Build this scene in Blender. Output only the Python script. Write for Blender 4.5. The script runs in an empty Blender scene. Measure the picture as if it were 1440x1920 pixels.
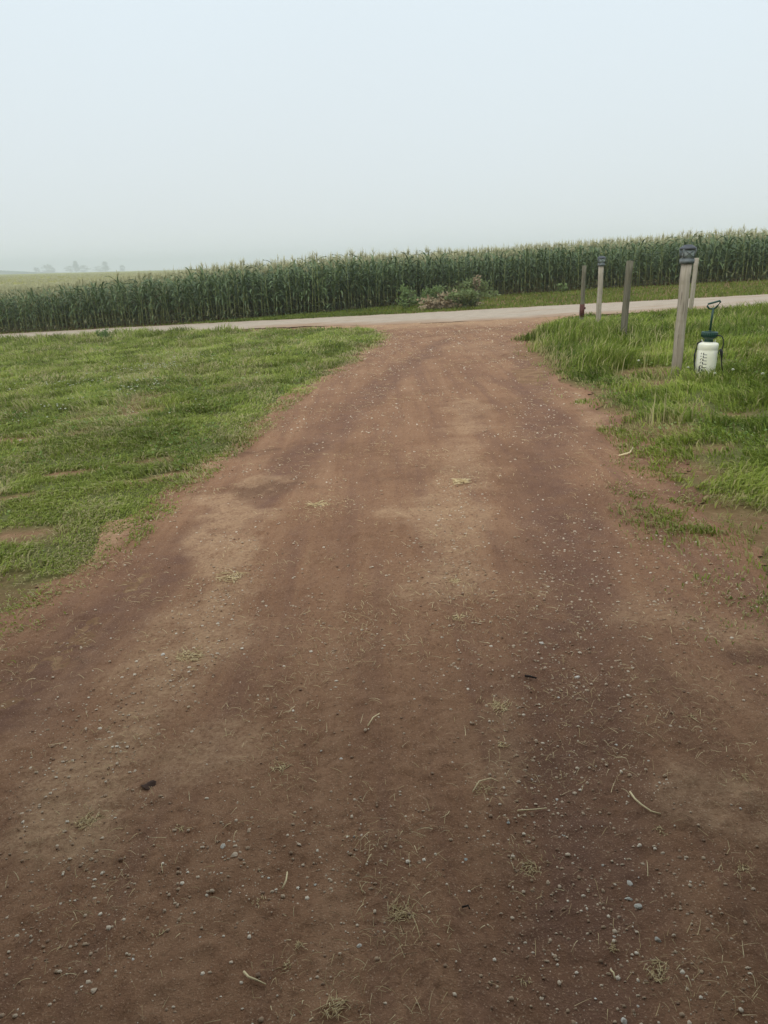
import bpy, bmesh, math, random
import numpy as np
from mathutils import Vector, Matrix

# ------------------------------------------------------------------ camera, world, sun, exposure
SC = bpy.context.scene
COL = SC.collection
FPX, PITCH, ROLL, CH = 1387.0, math.radians(18.57), math.radians(1.4), 1.3
cam_f = np.array([0, math.cos(PITCH), -math.sin(PITCH)])
_r = np.array([1.0, 0, 0]); _u = np.cross(_r, cam_f)
cam_r = _r * math.cos(ROLL) - _u * math.sin(ROLL)
cam_u = _u * math.cos(ROLL) + _r * math.sin(ROLL)
cam_o = np.array([0, 0, CH])
cd = bpy.data.cameras.new("camera"); cam = bpy.data.objects.new("camera", cd); COL.objects.link(cam)
cd.sensor_fit = 'VERTICAL'; cd.sensor_height = 36.0; cd.lens = FPX / 1920 * 36
cd.clip_start = 0.05; cd.clip_end = 8000
cam.matrix_world = Matrix(((cam_r[0], cam_u[0], -cam_f[0], 0), (cam_r[1], cam_u[1], -cam_f[1], 0),
                           (cam_r[2], cam_u[2], -cam_f[2], CH), (0, 0, 0, 1)))
SC.camera = cam
SC.view_settings.view_transform = 'Standard'; SC.view_settings.look = 'None'
SC.view_settings.gamma = 1; SC.view_settings.exposure = 0.0
SC.render.engine = 'CYCLES'
SC.cycles.use_denoising = True
SC.cycles.max_bounces = 6; SC.cycles.diffuse_bounces = 3; SC.cycles.glossy_bounces = 2
SC.cycles.transmission_bounces = 4; SC.cycles.volume_bounces = 2; SC.cycles.transparent_max_bounces = 6

SUN_EL, SUN_AZ = math.radians(52), math.radians(-140)      # azimuth from +Y (ahead); the pale sun stands behind the viewer, to the left
W = bpy.data.worlds.new("World"); SC.world = W; W.use_nodes = True
nt = W.node_tree; nt.nodes.clear()
out = nt.nodes.new('ShaderNodeOutputWorld'); bg = nt.nodes.new('ShaderNodeBackground')
sky = nt.nodes.new('ShaderNodeTexSky'); sky.sky_type = 'NISHITA'; sky.sun_disc = False
sky.sun_elevation = SUN_EL; sky.sun_rotation = SUN_AZ; sky.dust_density = 4; sky.air_density = 1.2
tc = nt.nodes.new('ShaderNodeTexCoord'); nz = nt.nodes.new('ShaderNodeTexNoise')
nz.inputs['Scale'].default_value = 1.3; nz.inputs['Detail'].default_value = 2
cloud = nt.nodes.new('ShaderNodeMix'); cloud.data_type = 'RGBA'
cloud.inputs[6].default_value = (7.85, 8.40, 8.60, 1); cloud.inputs[7].default_value = (8.3, 9.35, 10.0, 1)
mx = nt.nodes.new('ShaderNodeMix'); mx.data_type = 'RGBA'; mx.inputs[0].default_value = 0.93
nt.links.new(tc.outputs['Generated'], nz.inputs['Vector'])
sep = nt.nodes.new('ShaderNodeSeparateXYZ'); nt.links.new(tc.outputs['Generated'], sep.inputs[0])
elev = nt.nodes.new('ShaderNodeMapRange'); elev.inputs[1].default_value = -.02; elev.inputs[2].default_value = .34; nt.links.new(sep.outputs['Z'], elev.inputs[0])
wob = nt.nodes.new('ShaderNodeMath'); wob.operation = 'MULTIPLY_ADD'; wob.inputs[1].default_value = .5; wob.inputs[2].default_value = -.25
nt.links.new(nz.outputs['Fac'], wob.inputs[0])
summ = nt.nodes.new('ShaderNodeMath'); summ.operation = 'ADD'; nt.links.new(elev.outputs[0], summ.inputs[0]); nt.links.new(wob.outputs[0], summ.inputs[1])
nt.links.new(summ.outputs[0], cloud.inputs[0])
nt.links.new(sky.outputs[0], mx.inputs[6]); nt.links.new(cloud.outputs[2], mx.inputs[7])
nt.links.new(mx.outputs[2], bg.inputs['Color']); bg.inputs['Strength'].default_value = 0.1
nt.links.new(bg.outputs[0], out.inputs['Surface'])
sl = bpy.data.lights.new("sun", 'SUN'); sl.energy = 1.4; sl.angle = math.radians(40); sl.color = (1, 0.97, 0.92)
so = bpy.data.objects.new("sun", sl); COL.objects.link(so)
sd = Vector((math.sin(SUN_AZ) * math.cos(SUN_EL), math.cos(SUN_AZ) * math.cos(SUN_EL), math.sin(SUN_EL)))
so.rotation_euler = sd.to_track_quat('Z', 'Y').to_euler(); so.location = (0, 0, 30)

rng = np.random.default_rng(7); random.seed(7)

# ------------------------------------------------------------------ noise, terrain, pixel helpers
def _h(ix, iy, s):
    h = (ix.astype(np.int64) * 374761393 + iy.astype(np.int64) * 668265263 + s * 1442695041) & 0xffffffff
    h = ((h ^ (h >> 13)) * 1274126177) & 0xffffffff
    h = h ^ (h >> 16)
    return (h & 0xffffff) / float(0xffffff)
def vn(x, y, s=0):
    x = np.asarray(x, float); y = np.asarray(y, float)
    ix = np.floor(x); iy = np.floor(y); fx = x - ix; fy = y - iy
    fx = fx * fx * (3 - 2 * fx); fy = fy * fy * (3 - 2 * fy)
    a = _h(ix, iy, s); b = _h(ix + 1, iy, s); c = _h(ix, iy + 1, s); d = _h(ix + 1, iy + 1, s)
    return (a + (b - a) * fx) * (1 - fy) + (c + (d - c) * fx) * fy
def fbm(x, y, s=0, o=4):
    v = 0; a = 0.5; t = 0
    for k in range(o):
        v = v + a * vn(x * 2 ** k + 17.3 * k, y * 2 ** k - 9.1 * k, s + k); t += a; a *= 0.5
    return v / t
def sst(a, b, t):
    t = np.clip((np.asarray(t, float) - a) / (b - a), 0, 1); return t * t * (3 - 2 * t)
def T(x, y):
    x = np.asarray(x, float); y = np.asarray(y, float)
    return 0.058 * 25 * np.tanh(x / 25) - 0.58 * sst(6, 30, y)
def at(px, py):
    d = cam_f + cam_r * ((px - 720) / FPX) + cam_u * ((960 - py) / FPX)
    t = 0.3; q = cam_o
    while t < 300:
        q = cam_o + d * t
        if q[2] < T(q[0], q[1]): break
        t *= 1.002
    return float(q[0]), float(q[1])
def mpp(x, y):                    # metres per photo pixel at a ground point
    return float(np.dot(np.array([x, y, T(x, y)]) - cam_o, cam_f)) / FPX
def pl(pts):                      # function through (a, b) points
    p = np.array(pts, float); return lambda v: np.interp(v, p[:, 0], p[:, 1])
# driveway edges x(Y), road edges y(X), corn front y(X)
XL = pl([(-4, -2.3), (0, -1.85), (2.7, -1.57), (3.4, -1.54), (4.1, -1.48), (5.25, -1.36), (6.6, -1.18), (8.2, -1.05), (10, -0.70), (14, -0.12), (18.2, 0.11), (21, -0.3), (23, -1.6), (26, -4.5), (30, -9)])
XR = pl([(-4, 1.9), (0, 1.6), (2.5, 1.47), (3.5, 1.58), (4.2, 1.76), (5.06, 1.82), (6.3, 1.88), (7.5, 1.86), (10.2, 2.08), (12.9, 2.5), (16, 3.4), (17.8, 4.3), (19, 5.6), (20, 7)])
RN = pl([(-300, 120), (-60, 46), (-26, 34), (-15.8, 31.6), (-10.4, 30.3), (-2.7, 25.9), (.1, 22.6), (2.6, 20), (4.4, 18.8), (6.3, 17.2), (8.6, 15.7), (14, 12.9), (26, 8), (60, -2), (300, -60)])
RF = pl([(-300, 126), (-60, 50.5), (-26, 38.2), (-18, 36.2), (-12, 34.9), (-6, 32.6), (-.2, 29.4), (2.9, 27.6), (6.9, 25.3), (9.3, 23.6), (11.3, 22.3), (16, 19.6), (26, 14.5), (60, 3), (300, -54)])
CL = pl([(-300, 127), (-60, 51), (-26, 38.7), (-18, 36.7), (-12, 35.5), (-6, 33.6), (-2, 33.3), (1, 34.4), (5, 35.8), (9.3, 34.9), (13.5, 33.5), (16, 32.3), (26, 27.5), (60, 14)])

# ------------------------------------------------------------------ mesh and material helpers
def mesh_np(name, co, quads=None, tris=None, attrs=None, smooth=False):
    me = bpy.data.meshes.new(name)
    co = np.ascontiguousarray(co, dtype=np.float32)
    me.vertices.add(len(co)); me.vertices.foreach_set('co', co.ravel())
    q = np.zeros((0, 4), np.int32) if quads is None else np.asarray(quads, np.int32)
    t = np.zeros((0, 3), np.int32) if tris is None else np.asarray(tris, np.int32)
    me.loops.add(q.size + t.size)
    me.loops.foreach_set('vertex_index', np.concatenate([q.ravel(), t.ravel()]).astype(np.int32))
    me.polygons.add(len(q) + len(t))
    st = np.concatenate([np.arange(len(q)) * 4, q.size + np.arange(len(t)) * 3]).astype(np.int32)
    me.polygons.foreach_set('loop_start', st)
    if smooth: me.polygons.foreach_set('use_smooth', np.ones(len(q) + len(t), bool))
    me.update(calc_edges=True)
    for k, v in (attrs or {}).items():
        a = me.attributes.new(k, 'FLOAT', 'POINT'); a.data.foreach_set('value', np.ascontiguousarray(v, dtype=np.float32))
    return me
def link(name, me, mat=None, parent=None, loc=None):
    o = bpy.data.objects.new(name, me); COL.objects.link(o)
    if mat is not None and me is not None and not me.materials: me.materials.append(mat)
    if parent is not None: o.parent = parent
    if loc is not None: o.location = loc
    return o
def tag(o, label, cat, group=None, kind=None):
    o['label'] = label; o['category'] = cat
    if group: o['group'] = group
    if kind: o['kind'] = kind
    return o
def empty(name, loc, rz=0):
    o = bpy.data.objects.new(name, None); COL.objects.link(o); o.location = loc; o.rotation_euler = (0, 0, rz); o.empty_display_size = .1
    return o

class NT:
    def __init__(s, name):
        s.m = bpy.data.materials.new(name); s.m.use_nodes = True; s.t = s.m.node_tree
        s.b = s.t.nodes['Principled BSDF']; s.o = s.t.nodes['Material Output']
    def n(s, typ, **kw):
        x = s.t.nodes.new(typ)
        for k, v in kw.items(): setattr(x, k, v)
        return x
    def l(s, a, b): s.t.links.new(a, b)
    def setv(s, sock, v):
        if hasattr(v, 'is_output') or isinstance(v, bpy.types.NodeSocket): s.l(v, sock)
        else: sock.default_value = v
    def attr(s, name):
        x = s.n('ShaderNodeAttribute'); x.attribute_name = name; return x.outputs['Fac']
    def pos(s): return s.n('ShaderNodeNewGeometry').outputs['Position']
    def obj(s): return s.n('ShaderNodeTexCoord').outputs['Object']
    def noise(s, scale, detail=4, vec=None, rough=.55):
        x = s.n('ShaderNodeTexNoise'); x.inputs['Scale'].default_value = scale; x.inputs['Detail'].default_value = detail
        x.inputs['Roughness'].default_value = rough; s.l(vec if vec is not None else s.pos(), x.inputs['Vector']); return x.outputs['Fac']
    def ramp(s, f, stops):
        x = s.n('ShaderNodeValToRGB'); e = x.color_ramp.elements
        while len(e) < len(stops): e.new(.5)
        for i, (p, c) in enumerate(stops):
            e[i].position = p; e[i].color = (c, c, c, 1) if isinstance(c, (int, float)) else (*c, 1)
        s.l(f, x.inputs[0]); return x.outputs[0]
    def mix(s, f, a, b, mode='MIX'):
        x = s.n('ShaderNodeMix'); x.data_type = 'RGBA'; x.blend_type = mode
        s.setv(x.inputs[0], f)
        for i, v in ((6, a), (7, b)):
            s.setv(x.inputs[i], (*v, 1) if isinstance(v, tuple) and len(v) == 3 else v)
        return x.outputs[2]
    def math(s, op, a, b=0.5):
        x = s.n('ShaderNodeMath', operation=op); s.setv(x.inputs[0], a); s.setv(x.inputs[1], b); return x.outputs[0]
    def bump(s, h, strength=.5, dist=.01):
        x = s.n('ShaderNodeBump'); x.inputs['Strength'].default_value = strength; x.inputs['Distance'].default_value = dist
        s.l(h, x.inputs['Height']); s.l(x.outputs[0], s.b.inputs['Normal'])
    def base(s, c, rough=.8, spec=.3):
        s.setv(s.b.inputs['Base Color'], (*c, 1) if isinstance(c, tuple) and len(c) == 3 else c)
        s.setv(s.b.inputs['Roughness'], rough); s.b.inputs['Specular IOR Level'].default_value = spec
        return s
    def translucent(s, col, fac):
        tr = s.n('ShaderNodeBsdfTranslucent'); s.setv(tr.inputs[0], col)
        mxs = s.n('ShaderNodeMixShader'); mxs.inputs[0].default_value = fac
        s.l(s.b.outputs[0], mxs.inputs[1]); s.l(tr.outputs[0], mxs.inputs[2]); s.l(mxs.outputs[0], s.o.inputs['Surface'])

def plain(name, c, rough=.7, spec=.3, var=.15, scale=30, metallic=0, bump=0):
    m = NT(name); v = m.noise(scale, 4, m.obj())
    lo = tuple(x * (1 - var) for x in c); hi = tuple(min(1, x * (1 + var)) for x in c)
    m.base(m.ramp(v, [(.3, lo), (.7, hi)]), rough, spec); m.b.inputs['Metallic'].default_value = metallic
    if bump: m.bump(v, bump, .004)
    return m.m

# soil / thatch under the lawn
m = NT('lawn_soil'); bare = m.attr('bare')
soil = m.mix(m.ramp(m.noise(70, 6, None, .65), [(.32, .75), (.52, 0.)]), m.ramp(m.noise(9, 6), [(.3, (.20, .125, .075)), (.55, (.27, .175, .11)), (.75, (.36, .26, .16))]), (.13, .085, .045))
thatch = m.ramp(m.noise(45, 6), [(.3, (.07, .08, .025)), (.55, (.13, .14, .045)), (.75, (.24, .21, .10))])
far = m.ramp(m.noise(.02, 3), [(.35, (.10, .13, .05)), (.65, (.17, .16, .07))])
soil = m.mix(1.0, soil, (1.04, .925, .83), 'MULTIPLY'); m.base(m.mix(m.attr('farf'), m.mix(bare, thatch, soil), far), .95, .1); m.bump(m.noise(60, 6), .6, .01); M_GROUND = m.m
# red dirt
m = NT('red_dirt')
n1 = m.noise(1.6, 5); n2 = m.noise(11, 6); n3 = m.noise(70, 6, None, .65); n4 = m.noise(230, 3, None, .6)
dirt = m.ramp(n1, [(.3, (.215, .126, .078)), (.5, (.270, .163, .102)), (.7, (.315, .200, .128))])
dirt = m.mix(m.ramp(n2, [(.42, 0.), (.75, .55)]), dirt, (.33, .215, .138))
dirt = m.mix(m.ramp(n3, [(.30, .75), (.50, 0.)]), dirt, (.14, .078, .048))
mp = m.n('ShaderNodeMapping'); mp.inputs['Scale'].default_value = (5.5, .38, 1); mp.inputs['Rotation'].default_value = (0, 0, .06); m.l(m.pos(), mp.inputs[0])
stk = m.noise(1.0, 8, mp.outputs[0], .68)
dirt = m.mix(m.ramp(stk, [(.36, .55), (.52, 0.)]), dirt, (.175, .104, .080))
dirt = m.mix(m.ramp(stk, [(.52, 0.), (.68, .45)]), dirt, (.37, .25, .165))
brk = m.math('ADD', m.math('MULTIPLY', n2, .7), m.math('MULTIPLY', n3, .5))
brk = m.math('MULTIPLY', m.ramp(brk, [(.42, .15), (.72, 1.)]), 1.55)
dirt = m.mix(m.math('MINIMUM', m.math('MULTIPLY', m.attr('rut'), brk), .85), dirt, (.155, .092, .072))
sandy = m.ramp(n3, [(.3, (.31, .205, .130)), (.7, (.47, .34, .225))])
dirt = m.mix(m.math('MINIMUM', m.math('MULTIPLY', m.attr('ridge'), brk), .95), dirt, sandy)
dirt = m.mix(m.attr('damp'), dirt, (.125, .072, .049))
dirt = m.mix(m.ramp(n4, [(.57, 0.), (.70, .7)]), dirt, (.50, .38, .27))
vo = m.n('ShaderNodeTexVoronoi'); vo.inputs['Scale'].default_value = 95; m.l(m.pos(), vo.inputs['Vector'])
spk = m.math('MULTIPLY', m.ramp(vo.outputs['Distance'], [(.12, 1.), (.22, 0.)]), m.ramp(m.noise(9, 3), [(.5, 0.), (.62, 1.)]))
dirt = m.mix(spk, dirt, (.46, .36, .27))
dirt = m.mix(1.0, dirt, (1.07, .94, .84), 'MULTIPLY'); m.base(dirt, .92, .12); m.bump(m.mix(.4, n3, n4), .9, .008); M_DIRT = m.m
# pale gravel road
m = NT('gravel_road')
g = m.ramp(m.noise(3, 5), [(.3, (.40, .35, .29)), (.7, (.53, .465, .385))])
g = m.mix(m.ramp(m.noise(60, 4), [(.45, 0.), (.7, .5)]), g, (.60, .54, .46))
g = m.mix(m.attr('dirty'), g, (.40, .285, .20)); g = m.mix(1.0, g, (.93, .86, .79), 'MULTIPLY'); m.base(g, .9, .2); m.bump(m.noise(60, 4), .5, .01); M_ROAD = m.m
# grass blades
def grass_mat(name, dark, mid, light, straw):
    m = NT(name)
    patch = m.noise(.8, 5)
    c = m.ramp(m.math('ADD', m.math('MULTIPLY', m.attr('rnd'), .40), m.math('MULTIPLY', m.ramp(patch, [(.3, 0.), (.7, 1.)]), .60)),
               [(.25, dark), (.55, mid), (.85, light)])
    c = m.mix(m.attr('dry'), c, straw); m.base(c, .7, .12); m.translucent(c, .35); return m.m
M_GRASS = grass_mat('grass_blades', (.115, .16, .020), (.285, .36, .058), (.46, .52, .125), (.60, .50, .29))
M_GRASSR = grass_mat('lush_grass_blades', (.075, .135, .012), (.21, .295, .036), (.39, .45, .085), (.50, .43, .21))
M_VERGE = grass_mat('verge_grass_blades', (.085, .135, .015), (.155, .215, .030), (.24, .30, .05), (.35, .31, .14))
# corn
def leaf_mat(name, a, b, rough, tr):
    m = NT(name); oi = m.n('ShaderNodeObjectInfo')
    c = m.ramp(m.noise(1.5, 4), [(.3, a), (.7, b)])
    hs = m.n('ShaderNodeHueSaturation'); m.l(c, hs.inputs['Color'])
    mr = m.n('ShaderNodeMapRange'); mr.inputs[3].default_value = .75; mr.inputs[4].default_value = 1.25
    m.l(oi.outputs['Random'], mr.inputs[0]); m.l(mr.outputs[0], hs.inputs['Value'])
    hz_ = m.n('ShaderNodeSeparateXYZ'); m.l(m.obj(), hz_.inputs[0])
    old = m.math('MULTIPLY', m.ramp(hz_.outputs['Z'], [(.25, 1.), (.85, 0.)]), m.ramp(m.noise(2.6, 3), [(.46, 0.), (.60, .8)]))
    lc = m.mix(old, hs.outputs[0], (.34, .29, .14))
    m.base(lc, rough, .32); m.translucent(lc, tr); return m.m
M_CLEAF = leaf_mat('corn_leaf', (.078, .122, .050), (.165, .225, .095), .4, .25)
M_CSTALK = plain('corn_stalk', (.25, .28, .10), .6, .3, .3, 6)
M_TASSEL = plain('corn_tassel', (.49, .465, .27), .85, .1, .25, 8)
M_HUSK = plain('corn_husk', (.15, .20, .08), .65, .2, .25, 20)

# ------------------------------------------------------------------ setting
def lawn_edge_dist(x, y):         # >0 on the lawn (either side of the driveway / near side of the road), metres to the dirt or road
    dl = XL(y) - x; dr = x - XR(y); dd = np.maximum(dl, dr)
    return np.minimum(dd, RN(x) - y)
SPOTS = [(60, 1000, .24, .12), (40, 1082, .08, .03), (318, 893, .25, .12), (267, 772, .3, .2), (1325, 842, .22, .12), (1395, 985, .3, .3), (1290, 768, .22, .22),
         (1300, 885, .2, .25), (120, 890, .3, .12), (30, 935, .2, .1), (250, 905, .25, .08),
         (1430, 1020, .2, .25), (20, 830, .4, .15), (300, 765, .5, .15), (1370, 780, .3, .12)]
SPOTS = [(*at(a, b), rx, ry) for a, b, rx, ry in SPOTS]
def bareness(x, y):
    e = lawn_edge_dist(x, y) + (fbm(x * 2.2, y * 2.2, 5, 4) - .5) * .6
    e = e + (fbm(x * .8, y * .8, 6, 2) - .5) * .35 + np.where(x < 0, .16, 0) * np.exp(-((y - 2.9) / .7) ** 2) + np.where(x < 0, .16 * sst(2.5, 4, y) * (1 - sst(9, 13, y)), .10 * (1 - sst(5, 7, y)))
    near_right = np.where(x > 0, 1 - sst(4.8, 6.5, y), 0)
    near_right = near_right * (1 - sst(4, 5, y)); b = 1 - sst(-.20 - .22 * near_right, .26 + .012 * np.maximum(y, 0), e)
    n = fbm(x * 1.1, y * 1.1, 9, 4)
    b = np.maximum(b, sst(.64, .74, n) * .75 * (1 - sst(7, 14, y)))
    rr = np.where(x > 0, 1 - sst(.05, .5, lawn_edge_dist(x, y)), 0) * (1 - sst(4.5, 6.5, y))
    b = np.maximum(b, rr * (.25 + .5 * sst(.36, .6, fbm(x * 4, y * 4, 31, 3))))
    for sx, sy, rx, ry in SPOTS:
        d = ((x - sx) / rx) ** 2 + ((y - sy) / ry) ** 2
        d = d + (fbm(x * 6, y * 6, 3, 3) - .5) * 1.2
        b = np.maximum(b, (.80 if sx > 0 else 1) * (1 - sst(.35, 1.1, d)))
    return np.clip(b, 0, 1)
def lawn_bump(x, y):
    return (fbm(x * .9, y * .9, 40, 3) - .5) * .07 * sst(.1, .8, lawn_edge_dist(x, y)) * (1 - sst(40, 60, np.abs(x) + np.abs(y)))
def zlawn(x, y): return T(x, y) + lawn_bump(x, y)

def axis(lo, hi, step, far, n):
    inner = np.arange(lo, hi + 1e-6, step)
    a = lo - np.geomspace(step, far + lo if lo < 0 else far, n)[::-1] if True else None
    b = hi + np.geomspace(step, far - hi, n)
    return np.concatenate([lo - np.geomspace(step, far - abs(lo), n)[::-1], inner, b])
gx = axis(-30, 30, .16, 2300, 45); gy = axis(-5, 44, .16, 2300, 45)
X, Y = np.meshgrid(gx, gy); x = X.ravel(); y = Y.ravel()
inside = np.minimum(np.minimum(x - XL(y), XR(y) - x), RN(x) - y + .5)
onroad = np.minimum(y - RN(x), RF(x) - y)
z = zlawn(x, y) - .04 * sst(.4, .8, inside) - .04 * sst(.4, .8, onroad)
nx, ny = len(gx), len(gy); ii = np.arange(nx * ny).reshape(ny, nx)
quads = np.stack([ii[:-1, :-1], ii[:-1, 1:], ii[1:, 1:], ii[1:, :-1]], -1).reshape(-1, 4)
me = mesh_np('ground', np.stack([x, y, z], 1), quads, attrs={'bare': bareness(x, y), 'farf': sst(40, 60, np.hypot(x, y))}, smooth=True)
tag(link('ground', me, M_GROUND), 'grassy soil under the lawns, verge and corn field', 'ground', kind='structure')

# driveway sheet with wheel ruts, sandy ridges, clods
def polyd(x, y, pts):
    p = [at(*q) for q in pts]; d = np.full(x.shape, 1e9)
    for (ax, ay), (bx, by) in zip(p[:-1], p[1:]):
        vx, vy = bx - ax, by - ay; t = np.clip(((x - ax) * vx + (y - ay) * vy) / (vx * vx + vy * vy), 0, 1)
        d = np.minimum(d, np.hypot(x - ax - vx * t, y - ay - vy * t))
    return d
RUTS = [([(830, 640), (740, 705), (650, 780), (540, 890), (330, 1060), (90, 1260), (0, 1350)], .26),
        ([(985, 650), (1005, 740), (1030, 880), (1070, 1050), (1085, 1250), (1100, 1500), (1090, 1915)], .24)]
RIDGES = [([(440, 930), (420, 1090), (350, 1240), (250, 1400), (150, 1560)], .17, .75), ([(880, 760), (860, 860), (850, 960), (850, 1090)], .2, .55),
          ([(730, 965), (850, 965)], .10, .8), ([(420, 940), (480, 905)], .2, .8), ([(230, 975), (150, 1050)], .12, .7), ([(380, 880), (440, 850)], .12, .6),
          ([(330, 1420), (400, 1390)], .16, .5), ([(1290, 1500), (1420, 1560)], .10, .6), ([(940, 1330), (960, 1420), (930, 1500)], .09, .5),
          ([(1180, 1160), (1400, 1200)], .12, .4), ([(520, 745), (600, 700), (690, 660)], .14, .6), ([(880, 650), (960, 660)], .5, .35), ([(1120, 800), (1080, 740)], .12, .4)]
ys = [-3.0]
while ys[-1] < 24.5:
    v = ys[-1]; ys.append(v + (.05 if v < .6 else .0115 * max(1, (v / 1.6)) ** 1.15))
ys = np.array(ys); nu = 430; us = np.linspace(0, 1, nu)
U, YY = np.meshgrid(us, ys); mgn = .3
XX = XL(YY) - mgn + U * (XR(YY) - XL(YY) + 2 * mgn); x = XX.ravel(); y = YY.ravel()
rag = (fbm(x * 3, y * 3, 50, 5) - .5) * .5 + (fbm(x * .9, y * .9, 52, 2) - .5) * .12
edge = np.minimum(np.minimum(x - XL(y), XR(y) - x) + rag + .03, RN(x) + 1.3 - y)
rut = np.zeros_like(x); rid = np.zeros_like(x)
wob = (fbm(x * 2.5, y * 1.2, 60, 4) - .5)
for pts, w in RUTS: rut = np.maximum(rut, 1 - sst(.3, 1.15, polyd(x, y, pts) / w + wob * .9))
for pts, w, a in RIDGES:
    rid = np.maximum(rid, a * (1 - sst(.2, 1.3, polyd(x, y, pts) / w + (fbm(x * 4, y * 4, 61, 5) - .5) * 2.6)))
rid = np.maximum(rid, .95 * (1 - sst(.2, 3.6, RN(x) - y + (fbm(x * .8, y * 1.5, 53, 4) - .5) * 3)))
damp = sst(.55, .72, fbm(x * 1.6 + 5, y * 1.1, 63, 5)) * .32
dx, dy = at(1400, 1240); damp = np.maximum(damp, .7 * (1 - sst(.3, 1.2, np.hypot((x - dx) / .12, (y - dy) / .07) + (fbm(x * 15, y * 15, 77, 3) - .5) * 1.2)))
for (a, b, rx, ry) in ((480, 852, .25, .18), (278, 1480, .022, .02), (1310, 940, .22, .45), (1250, 860, .3, .3), (505, 915, .3, .25)):
    dx, dy = at(a, b); damp = np.maximum(damp, .75 * (1 - sst(.3, 1.3, np.hypot((x - dx) / rx, (y - dy) / ry) + (fbm(x * 7, y * 7, 64, 3) - .5))))
clod = sst(.60, .85, vn(x * 26, y * 26, 71)) * sst(.45, .65, fbm(x * 2.3, y * 2.3, 72, 3))
clod2 = sst(.62, .9, vn(x * 58, y * 58, 73)) * sst(.4, .6, fbm(x * 3.3, y * 3.3, 74, 3))
z = T(x, y) + .012 + (fbm(x * 1.4, y * 1.4, 66, 3) - .5) * .022 * sst(0, .3, edge) - .014 * rut + .010 * rid * fbm(x * 9, y * 9, 67, 3) \
    + (fbm(x * 17, y * 17, 68, 4) - .5) * .007 + (fbm(x * 43, y * 43, 69, 2) - .5) * .006 + clod * .006 + clod2 * .004 - .006 * (1 - sst(0, .1, edge)) - .045 * sst(.55, 1.2, y - RN(x))
nx, ny = nu, len(ys); ii = np.arange(nx * ny).reshape(ny, nx)
quads = np.stack([ii[:-1, :-1], ii[:-1, 1:], ii[1:, 1:], ii[1:, :-1]], -1).reshape(-1, 4)
quads = quads[(edge[quads] > 0).all(1)]
me = mesh_np('driveway', np.stack([x, y, z], 1), quads, attrs={'rut': rut * .52 * (.6 + .8 * fbm(x * 6, y * 6, 75, 4)), 'ridge': rid, 'damp': damp * (.35 + .65 * sst(.35, .6, fbm(x * 14, y * 14, 65, 3)))}, smooth=True)
tag(link('driveway', me, M_DIRT), 'reddish brown dirt driveway running down to the road', 'driveway', kind='structure')
from mathutils.kdtree import KDTree
_kd_x, _kd_y, _kd_z = x.reshape(ny, nx), ys, z.reshape(ny, nx)
def zdrive(px, py):               # height of the driveway sheet at a point
    j = min(len(ys) - 1, max(0, int(np.searchsorted(ys, py)))); i = int(np.argmin(np.abs(_kd_x[j] - px))); return float(_kd_z[j, i])

# road sheet
rx_ = np.concatenate([-np.geomspace(26, 300, 40)[::-1], np.arange(-25.8, 26, .2), np.geomspace(26, 300, 40)]); rv = np.linspace(-.12, 1.12, 56)
VV, RX = np.meshgrid(rv, rx_); lo, hi = RN(RX), RF(RX); x = RX.ravel(); y = (lo + (hi - lo) * VV).ravel()
ed = np.minimum(y - RN(x), RF(x) - y) + (fbm(x * 1.5, y * 1.5, 80, 4) - .5) * .8
dist_d = np.maximum(np.maximum(XL(np.minimum(y, 24)) - x - .5, x - 6.5), 0)
dirty = (1 - sst(0, 2.2, (y - RN(x)) + (fbm(x * .8, y * .8, 83, 4) - .5) * 2.2)) * (1 - sst(0, 2.5, dist_d)) * .95 + .25 * (1 - sst(.1, .7, ed)) + .5 * sst(.62, .75, fbm(x * .7, y * 3, 81, 4))
z = T(x, y) + .02 + .05 * sst(0, 1.5, ed) * .5 + (fbm(x * 5, y * 5, 82, 3) - .5) * .015
nx, ny = len(rv), len(rx_); ii = np.arange(nx * ny).reshape(ny, nx)
quads = np.stack([ii[:-1, :-1], ii[1:, :-1], ii[1:, 1:], ii[:-1, 1:]], -1).reshape(-1, 4); quads = quads[(ed[quads] > 0).all(1)]
me = mesh_np('road', np.stack([x, y, z], 1), quads, attrs={'dirty': np.clip(dirty, 0, 1)}, smooth=True)
tag(link('road', me, M_ROAD), 'pale grey gravel road crossing in front of the corn', 'road', kind='structure')

# ------------------------------------------------------------------ grass
def blades(name, px, py, pz, h, w, lean, az, dry, mat, label):
    n = len(px); rnd = rng.random(n)
    ca, sa = np.cos(az), np.sin(az); fx, fy = ca, sa; rx, ry = -sa, ca
    tw = rng.uniform(-.9, .9, n); rx, ry = rx * np.cos(tw) + fx * np.sin(tw), ry * np.cos(tw) + fy * np.sin(tw)
    co = np.zeros((n, 5, 3), np.float32)
    def lvl(k, s, t, wd):
        cx = px + fx * lean * h * t; cy = py + fy * lean * h * t; cz = pz + h * s
        if wd is None: co[:, k, 0], co[:, k, 1], co[:, k, 2] = cx, cy, cz
        else:
            co[:, k, 0], co[:, k, 1], co[:, k, 2] = cx - rx * w * wd, cy - ry * w * wd, cz
            co[:, k + 1, 0], co[:, k + 1, 1], co[:, k + 1, 2] = cx + rx * w * wd, cy + ry * w * wd, cz
    lvl(0, -.08, 0, .5); lvl(2, .6, .3, .42); lvl(4, 1.0 - .35 * np.minimum(lean, 1.6) / 1.6, 1.0, None)
    b = np.arange(n)[:, None] * 5
    q = b + np.array([[0, 1, 3, 2]]); t = b + np.array([[2, 3, 4]])
    me = mesh_np(name, co.reshape(-1, 3), q, t, attrs={'rnd': np.repeat(rnd, 5), 'dry': np.repeat(dry, 5)})
    return tag(link(name, me, mat), label, 'grass', kind='stuff')
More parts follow.
